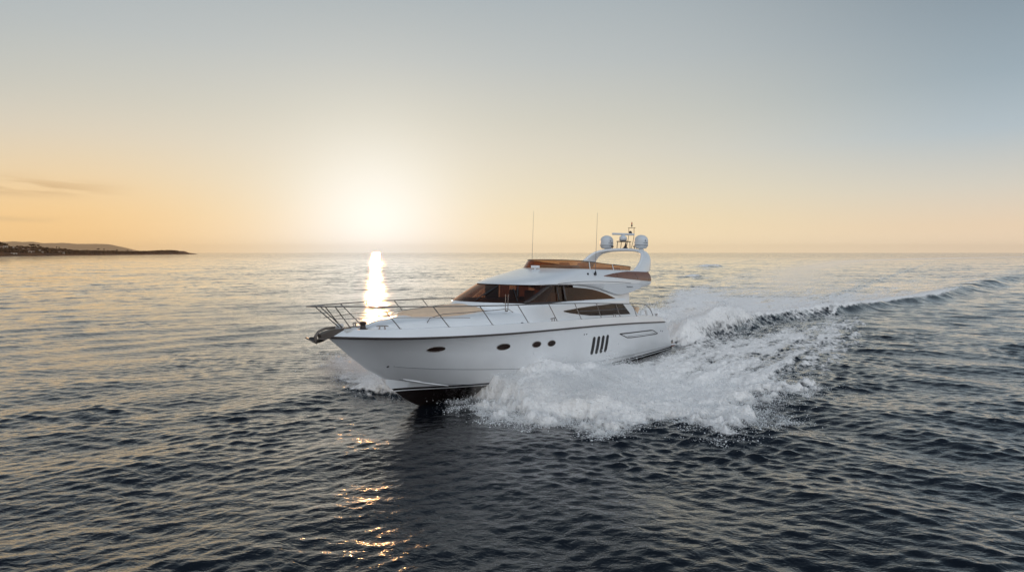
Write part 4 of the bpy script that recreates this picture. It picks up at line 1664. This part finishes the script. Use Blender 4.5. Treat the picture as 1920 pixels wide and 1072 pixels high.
# ------------------------------------------------------------------ cockpit and swim platform
b = MB()
b.box((-0.62, 0, 0.83), (1.75, 4.10, 0.10))
b.build("swim_platform", M['gel'], YACHT, bevel=0.045)
b = MB()
b.box((-0.60, 0, 0.890), (1.55, 3.8, 0.012))
b.build("platform_teak", M['teak'], YACHT, smooth=False)
b = MB()
b.box((-0.62, 0, 0.775), (1.72, 4.06, 0.02))
b.build("platform_line", M['red'], YACHT, smooth=False)
b = MB()
b.box((2.55, 0.55, 2.62), (0.55, 1.5, 0.24))
b.box((2.25, 0.55, 2.80), (0.20, 1.5, 0.32))
b.build("cockpit_seat", M['cushion'], YACHT, bevel=0.06)
b = MB()
b.tube([(1.95, 0.4, 2.86), (1.95, 1.2, 2.86)], 0.13, 14)
b.build("bolster", M['cushion'], YACHT, bevel=0.03)
b = MB()
b.tube([(2.9, 1.75, 2.55), (2.85, 1.75, 2.78), (2.6, 1.75, 2.88), (2.3, 1.75, 2.86), (2.1, 1.75, 2.6)], 0.05, 8)
b.build("seat_moulding", M['gel'], YACHT)
# dark panel added on the far side, abreast of the helm, blocking see-through light
b = MB()
b.box((11.0, -1.54, 3.86), (0.9, 0.05, 0.60))
b.build("saloon_light_blocker", M['inside'], YACHT)
# warm veneer lining round the inside of the saloon
M['lining'] = principled("saloon_veneer", (0.52, 0.30, 0.18), 0.45, noise=0.2, nscale=1.5)
for side in (1, -1):
    b = MB()
    b.box((8.3, side * 1.70, 3.27), (7.0, 0.03, 0.44))
    b.build("saloon_wainscot", M['lining'], YACHT)
b = MB()
b.box((4.47, 0, 3.60), (0.03, 3.2, 1.0))
b.build("saloon_end_wall", M['lining'], YACHT)
b = MB()
b.box((8.2, 0, 4.165), (7.4, 3.1, 0.012))
b.build("saloon_headlining", M['lining'], YACHT)

# ------------------------------------------------------------------ flying spray


def droplet_material():
    m, T, out = mat("spray_droplets")
    T.l.new(foam_shader(T), out.inputs[0])
    return m


M['drop'] = droplet_material()


def scatter_droplets(name, s, c, z, rad, label):
    """s, c, z in yacht axes (z above the sea), one little octahedron each"""
    n = len(s)
    P = np.stack([SV[0] + s * HV[0] + c * PV[0], SV[1] + s * HV[1] + c * PV[1], z], 1)
    base = np.array([[1, 0, 0], [-1, 0, 0], [0, 1, 0], [0, -1, 0], [0, 0, 1], [0, 0, -1]], float)
    st = RNG.uniform(0.6, 1.6, (n, 1, 3))
    V = (P[:, None, :] + base[None] * st * rad[:, None, None]).reshape(-1, 3)
    tri = np.array([[0, 2, 4], [2, 1, 4], [1, 3, 4], [3, 0, 4], [2, 0, 5], [1, 2, 5], [3, 1, 5], [0, 3, 5]])
    F = (np.arange(n)[:, None, None] * 6 + tri[None]).reshape(-1, 3)
    o = mesh_from_arrays(name, V, F, [M['drop']])
    return tag(o, label, "spray", kind="stuff")


def sample_wake(n, s0, s1, c0, c1):
    s = RNG.uniform(s0, s1, n)
    c = RNG.uniform(c0, c1, n)
    x = SV[0] + s * HV[0] + c * PV[0]
    y = SV[1] + s * HV[1] + c * PV[1]
    h, f, sl, _, _ = wake(x, y)
    return s, c, h, f


def bow_spray(side):
    if side > 0:
        s, c, h, f = sample_wake(900000, 2.0, 17.3, -0.3, 11.2)
    else:
        s, c, h, f = sample_wake(500000, 3.0, 17.3, -11.0, 0.3)
    edge = np.clip(f * (1.05 - f) * 4, 0, 1)
    tall = sstep(h, 0.25, 0.8)
    front = sstep(s, 6.0, 12.5)
    prob = (0.10 * f + 0.55 * edge + 0.45 * tall) * (0.15 + front) * (0.60 if side > 0 else 0.40)
    k = RNG.random(len(s)) < prob
    s, c, h, f = s[k], c[k], h[k], f[k]
    n = len(s)
    fl = RNG.exponential(1.0, n)
    lift = fl * (0.04 + 0.20 * np.clip(h, 0, 1.0)) * np.where(RNG.random(n) < 0.15, 2.4, 1.0)
    # thrown outward and forward as it flies
    thr = fl * RNG.uniform(0.0, 0.30, n)
    ang = RNG.uniform(-0.9, 1.5, n)
    s2 = s + thr * np.sin(ang)
    c2 = c + np.sign(side) * thr * np.cos(ang)
    rad = np.clip(RNG.lognormal(math.log(0.0070), 0.5, n), 0.004, 0.034)
    hbx = tabf(HULL_HB, s2)
    z = np.maximum(h, 0) + lift
    ok = (np.abs(c2) > hbx + 0.12) & ((z < 0.95) | (np.abs(c2) > hbx + 2.6)) & (z < 1.9)
    return s2[ok], c2[ok], z[ok], rad[ok]


s, c, z, r_ = bow_spray(1)
scatter_droplets("bow_spray", s, c, z, r_, "white spray thrown up along the near side of the yacht's bow")
s, c, z, r_ = bow_spray(-1)
scatter_droplets("bow_spray", s, c, z, r_, "golden backlit spray on the far side of the yacht's bow")


def stern_spray():
    s, c, h, f = sample_wake(700000, -40.0, -1.0, -11.0, 6.5)
    near = np.exp(-((s + 8.0) / 6.0) ** 2)
    prob = (0.5 * sstep(h, 0.25, 0.9) * (0.25 + near) + 0.35 * np.clip(f * (1.05 - f) * 4, 0, 1) * near) * 0.30 * f
    k = RNG.random(len(s)) < prob
    s, c, h = s[k], c[k], h[k]
    n = len(s)
    fl = RNG.exponential(1.0, n)
    lift = fl * (0.03 + 0.15 * np.clip(h, 0, 1.2)) * np.where(RNG.random(n) < 0.1, 2.2, 1.0)
    s2 = s - fl * RNG.uniform(0, 0.25, n)
    c2 = c + fl * RNG.uniform(-0.10, 0.16, n)
    rad = np.clip(RNG.lognormal(math.log(0.011), 0.5, n), 0.006, 0.045)
    return s2, c2, np.maximum(h, 0) + lift, rad


s, c, z, r_ = stern_spray()
scatter_droplets("stern_spray", s, c, z, r_, "plume of spray curling up behind the yacht's stern")


def mist_material(dens, scale):
    m, T, out = mat("spray_mist")
    v = T.node('ShaderNodeVolumePrincipled')
    v.inputs['Color'].default_value = (0.97, 0.97, 0.97, 1)
    v.inputs['Anisotropy'].default_value = 0.35
    tc = T.node('ShaderNodeTexCoord')
    ln = T.node('ShaderNodeVectorMath', operation='LENGTH')
    T.l.new(tc.outputs['Object'], ln.inputs[0])
    fall = T.math('POWER', T.math('SUBTRACT', 1.0, ln.outputs['Value'], clamp=True), 0.9)
    geo = T.node('ShaderNodeNewGeometry')
    nz = T.node('ShaderNodeTexNoise')
    T.l.new(geo.outputs['Position'], nz.inputs['Vector'])
    nz.inputs['Scale'].default_value = scale
    nz.inputs['Detail'].default_value = 4
    nz.inputs['Roughness'].default_value = 0.6
    d = T.math('MULTIPLY', T.math('MULTIPLY', fall, T.smooth(nz.outputs[0], 0.40, 0.72)), dens)
    T.l.new(d, v.inputs['Density'])
    T.l.new(v.outputs[0], out.inputs['Volume'])
    return m


def mist(s, c, z, rs, rc, rz, dens, scale, label, yaw=0.0):
    b = MB()
    rows = []
    for i in range(1, 12):
        th = math.pi * i / 12
        rows.append([(math.sin(th) * math.cos(2 * math.pi * k / 20), math.sin(th) * math.sin(2 * math.pi * k / 20), -math.cos(th)) for k in range(20)])
    b.grid(rows, closed=True)
    n = len(b.v)
    b.v += [(0, 0, -1), (0, 0, 1)]
    for k in range(20):
        b.f.append((n, (k + 1) % 20, k))
        b.f.append((n + 1, n - 20 + k, n - 20 + (k + 1) % 20))
    o = b.build("spray_mist", mist_material(dens, scale), None)
    o.location = (SV[0] + s * HV[0] + c * PV[0], SV[1] + s * HV[1] + c * PV[1], z)
    o.rotation_euler = (0, 0, HEAD + yaw)
    o.scale = (rs, rc, rz)
    return tag(o, label, "mist", kind="stuff")


mist(14.6, -4.6, 0.42, 2.2, 4.4, 0.85, 1.6, 1.3, "soft golden mist of spray on the far side of the yacht's bow")
mist(12.0, 3.3, 0.62, 4.6, 2.3, 0.80, 0.6, 1.4, "white mist of spray hanging along the near side of the hull", 0.12)
mist(-7.5, 1.6, 0.85, 6.0, 2.3, 1.15, 0.45, 1.0, "pale mist of spray over the wave behind the stern")

# ------------------------------------------------------------------ coast on the left horizon
def coast_xy(px, dist):
    return Vector(((px - 960) / 1150.0 * dist, dist, 0))


M['land'] = principled("sunset_tinted_scrub", (0.19, 0.08, 0.03), 0.9, noise=0.4, nscale=0.02)  # reddened: orange sunset cast put into the ground colour
M['hill'] = principled("haze_toned_hillside", (0.52, 0.29, 0.13), 0.95)  # pale orange: haze and evening light put into the hill colour
M['leaf'] = principled("sunset_tinted_leaves", (0.15, 0.068, 0.024), 0.8, noise=0.35, nscale=0.3)  # foliage colour carries the orange cast of the sunset
M['bark'] = principled("tree_bark", (0.10, 0.07, 0.045), 0.9)
M['plaster'] = principled("pale_plaster", (0.62, 0.48, 0.36), 0.8, noise=0.1, nscale=0.3)
M['rooftile'] = principled("clay_roof", (0.40, 0.22, 0.13), 0.8, noise=0.2, nscale=0.6)
M['shade'] = principled("dark_opening", (0.03, 0.025, 0.02), 0.5)

shore_d = spline_tab([(-420, 700), (-150, 850), (0, 1000), (120, 1180), (200, 1380), (280, 1750), (340, 2150), (372, 2400)])
crest_h = spline_tab([(-420, 30), (-150, 25), (0, 19.0), (15, 17.0), (20, 15.5), (60, 15.5), (80, 14.5), (100, 12.5), (125, 11.0), (150, 9.6), (200, 9.4), (240, 8.5), (270, 9.5), (320, 13.0), (345, 11.5), (355, 5.5), (365, 3.0), (372, 0.6)])


def land_z(px, t):
    """height of the headland: t runs 0 at the water to 1 at the skyline and on down behind"""
    h = crest_h(px)
    if t <= 1.0:
        return h * (0.16 * min(1.0, t / 0.06) + 0.84 * t ** 0.75)
    return h * max(0.0, 1 - (t - 1.0) ** 2 * 1.2)


rows = []
pxs = [-420 + 792 * k / 150 for k in range(151)]
tt = [0, 0.03, 0.06, 0.2, 0.4, 0.6, 0.8, 1.0, 1.3, 1.6, 1.95]
for px in pxs:
    d = shore_d(px)
    depth = 90 if px < 330 else max(8, 90 - (px - 330) * 2.0)
    rows.append([])
    for t in tt:
        p = coast_xy(px, d + depth * t)
        wob = float(fbm(np.array([p.x * 0.02]), np.array([p.y * 0.02]), 3, 5)[0]) - 0.5
        p.z = land_z(px, t) * (1 + 0.25 * wob) + (-0.8 if t == 0 else 0)
        rows[-1].append(p)
b = MB()
b.grid(rows, flip=True)
tag(b.build("headland", M['land'], None, angle=60), "low brown headland running out to a point on the left horizon", "headland", kind="structure")

# far range of hills
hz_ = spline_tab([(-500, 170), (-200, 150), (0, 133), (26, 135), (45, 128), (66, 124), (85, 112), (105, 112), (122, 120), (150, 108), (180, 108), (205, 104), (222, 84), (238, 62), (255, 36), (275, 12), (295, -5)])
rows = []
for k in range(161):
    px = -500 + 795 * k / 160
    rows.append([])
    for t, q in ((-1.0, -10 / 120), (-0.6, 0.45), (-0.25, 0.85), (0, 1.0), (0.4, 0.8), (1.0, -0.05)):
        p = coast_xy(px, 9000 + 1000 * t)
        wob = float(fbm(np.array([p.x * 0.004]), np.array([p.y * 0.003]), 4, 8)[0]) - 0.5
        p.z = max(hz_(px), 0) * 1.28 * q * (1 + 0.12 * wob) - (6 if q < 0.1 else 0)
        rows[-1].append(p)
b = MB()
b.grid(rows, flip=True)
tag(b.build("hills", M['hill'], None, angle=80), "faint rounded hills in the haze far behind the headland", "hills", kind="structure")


def leaf_cloud(mb, c, rad, n, size, rng):
    """leaf clumps filling an uneven ball"""
    for _ in range(n):
        d = Vector((rng.gauss(0, 1), rng.gauss(0, 1), rng.gauss(0, 1))).normalized()
        q = rng.random() ** 0.45
        p = Vector(c) + Vector((d.x * rad[0], d.y * rad[1], d.z * rad[2])) * q
        u = Vector((rng.uniform(-1, 1), rng.uniform(-1, 1), rng.uniform(-1, 1))).normalized()
        v = u.orthogonal().normalized()
        w = u.cross(v)
        s = size * rng.uniform(0.5, 1.3)
        mb.add([p + v * s, p + w * s * 0.8, p - v * s * 0.7, p - w * s], [(0, 1, 2, 3)])


# woodland and scrub covering the headland: one mass
rng = random.Random(3)
b = MB()
for k in range(2600):
    px = -60 + 412 * rng.random() ** 0.95
    t = rng.uniform(0.10, 1.05)
    d = shore_d(px) + 90 * t
    z = land_z(px, t)
    size = rng.uniform(0.8, 2.2) * (1.0 if px < 130 else 0.75) * (0.45 if px > 335 else 1)
    p = coast_xy(px, d)
    for q in range(6):
        c = Vector((p.x + rng.gauss(0, 1.6), p.y + rng.gauss(0, 1.6), z + rng.uniform(0.0, 1.1) * size))
        u = Vector((rng.uniform(-1, 1), rng.uniform(-1, 1), rng.uniform(-1, 1))).normalized()
        v = u.orthogonal().normalized()
        w = u.cross(v)
        b.add([c + v * size, c + w * size * 0.8, c - v * size * 0.8, c - w * size], [(0, 1, 2, 3)])
tag(b.build("woodland", M['leaf'], None, smooth=False), "low dark scrub and woodland covering the headland", "woodland", kind="stuff")


def tree(px, t, h, crown, label, seed, n=160, group=None):
    rng = random.Random(seed)
    p = coast_xy(px, shore_d(px) + 90 * t)
    z0 = land_z(px, t) - 0.4
    o = empty("tree", (p.x, p.y, z0))
    tag(o, label, "tree", group)
    tr = MB()
    lean = rng.uniform(-0.5, 0.5)
    tr.tube([(0, 0, 0), (lean * 0.4, 0, h * 0.35), (lean, 0, h * 0.75)], [0.34, 0.26, 0.12], 7)
    for q in range(3):
        a = rng.uniform(0, 6.28)
        tr.tube([(lean * 0.7, 0, h * 0.5), (lean + crown[0] * 0.5 * math.cos(a), crown[0] * 0.5 * math.sin(a), h * 0.78)], [0.13, 0.05], 5)
    tr.build("trunk", M['bark'], o)
    cr = MB()
    for q in range(5):
        c = (lean + rng.uniform(-0.6, 0.6) * crown[0], rng.uniform(-0.5, 0.5) * crown[0], h - crown[1] * rng.uniform(0.5, 1.2))
        leaf_cloud(cr, c, (crown[0] * 0.62, crown[0] * 0.62, crown[1] * 0.7), n // 5, crown[0] * 0.22, rng)
    cr.build("crown", M['leaf'], o, smooth=False)
    return o


for a in ((2, 0.9, 8.0, (5.0, 3.0), "broad dark tree at the left edge of the headland skyline", 1),
          (11, 0.9, 6.0, (4.5, 2.2), "low spreading tree second from the left on the headland skyline", 2),
          (60, 1.0, 6.5, (3.4, 1.7), "round tree at the left end of the skyline clump above the pale houses", 3),
          (66, 1.0, 7.0, (3.6, 1.8), "tallest tree in the middle of the skyline clump above the pale houses", 4),
          (72.5, 1.0, 6.4, (3.2, 1.6), "round tree at the right end of the skyline clump above the pale houses", 5),
          (107.5, 1.0, 6.6, (1.4, 2.4), "slim upright tree on the skyline above the bright white house, left of its twin", 6),
          (112.8, 1.0, 6.6, (1.3, 2.5), "slim upright tree on the skyline above the bright white house, right of its twin", 7),
          (185.5, 1.0, 6.5, (2.6, 1.3), "umbrella shaped pine with bare trunk, larger of the pair on the skyline", 8),
          (196.5, 1.0, 5.6, (1.9, 1.0), "umbrella shaped pine with bare trunk, smaller of the pair on the skyline", 9),
          (220.5, 1.0, 5.0, (2.4, 1.4), "lone pointed tree on the low middle of the headland", 10),
          (240.0, 1.0, 4.6, (2.4, 1.3), "small round tree on the low middle of the headland, nearest the far point", 11)):
    tree(*a)


def house(px, t, w, h, label, seed, roof=True, z_up=0.0):
    rng = random.Random(seed)
    p = coast_xy(px, shore_d(px) + 90 * t)
    o = empty("house", (p.x, p.y, land_z(px, t) - 0.5 + z_up))
    o.rotation_euler = (0, 0, math.atan2(p.x, -p.y) + math.pi + rng.uniform(-0.2, 0.2))
    tag(o, label, "house", "houses on the headland")
    d = min(w * 0.7, 8.0)
    m = MB()
    m.box((0, 0, h / 2), (w, d, h))
    m.build("wall", M['plaster'], o, smooth=False)
    m = MB()
    if roof:
        e = 0.4
        m.add([(-w / 2 - e, -d / 2 - e, h + .01), (w / 2 + e, -d / 2 - e, h + .01), (w / 2 + e, d / 2 + e, h + .01), (-w / 2 - e, d / 2 + e, h + .01), (-w / 2 + d * .2, 0, h + d * 0.24), (w / 2 - d * .2, 0, h + d * 0.24)],
              [(0, 1, 5, 4), (1, 2, 5), (2, 3, 4, 5), (3, 0, 4), (3, 2, 1, 0)])
    else:
        m.box((0, 0, h + 0.16), (w + 0.4, d + 0.4, 0.3))
    m.build("roof", M['rooftile'] if roof else M['plaster'], o, smooth=False)
    nw = max(2, int(w / 3))
    for k in range(nw):
        m = MB()
        m.box((-w / 2 + (k + 0.5) * w / nw, -d / 2 - 0.03, h * 0.5), (1.1, 0.12, 1.3))
        m.build("window", M['shade'], o, smooth=False)
    return o


for a in ((12.5, 0.62, 6.5, 3.2, "pale house with a flat roof, highest and farthest left on the headland", 1, False, 1.5),
          (5.0, 0.55, 6.0, 3.0, "tan tiled house at the left edge of the headland", 2),
          (27.0, 0.60, 2.4, 4.4, "narrow upright pale house second from the left on the slope", 3, False, 0.5),
          (33.5, 0.62, 5.0, 3.0, "low pale house on the slope right of the narrow upright house", 4),
          (27.5, 0.05, 8.5, 1.9, "long low pale building at the water's edge", 5, False),
          (44.0, 0.50, 5.0, 3.0, "tan tiled house in the middle of the slope", 6),
          (56.5, 0.42, 5.5, 3.0, "pale tiled house above the shore, upper of two", 7),
          (57.5, 0.16, 5.0, 3.0, "pale tiled house near the shore, lower of two", 8),
          (63.5, 0.18, 4.0, 2.6, "small tan house near the shore below the tree clump", 9),
          (75.5, 0.35, 4.2, 3.2, "pale house on the slope below the right end of the tree clump", 10, False),
          (81.0, 0.14, 2.6, 3.2, "small bright house near the shore left of the long tiled one", 11, False),
          (113.0, 0.20, 6.5, 3.0, "pale tiled house beside the bright white house", 12),
          (120.5, 0.10, 3.2, 3.4, "bright white cube house, farthest right on the headland", 13, False)):
    house(*a)

# ------------------------------------------------------------------ haze
b = MB()
b.box((0, 6000, 109), (32000, 24000, 228))
m, T, out = mat("haze_air")
v = T.node('ShaderNodeVolumePrincipled')
v.inputs['Color'].default_value = (1.0, 0.88, 0.68, 1)
v.inputs['Density'].default_value = 0.00002
v.inputs['Anisotropy'].default_value = 0.5
T.l.new(v.outputs[0], out.inputs['Volume'])
hz = b.build("haze", m, None, smooth=False)
tag(hz, "warm evening haze over the sea and the distant coast", "haze", kind="stuff")
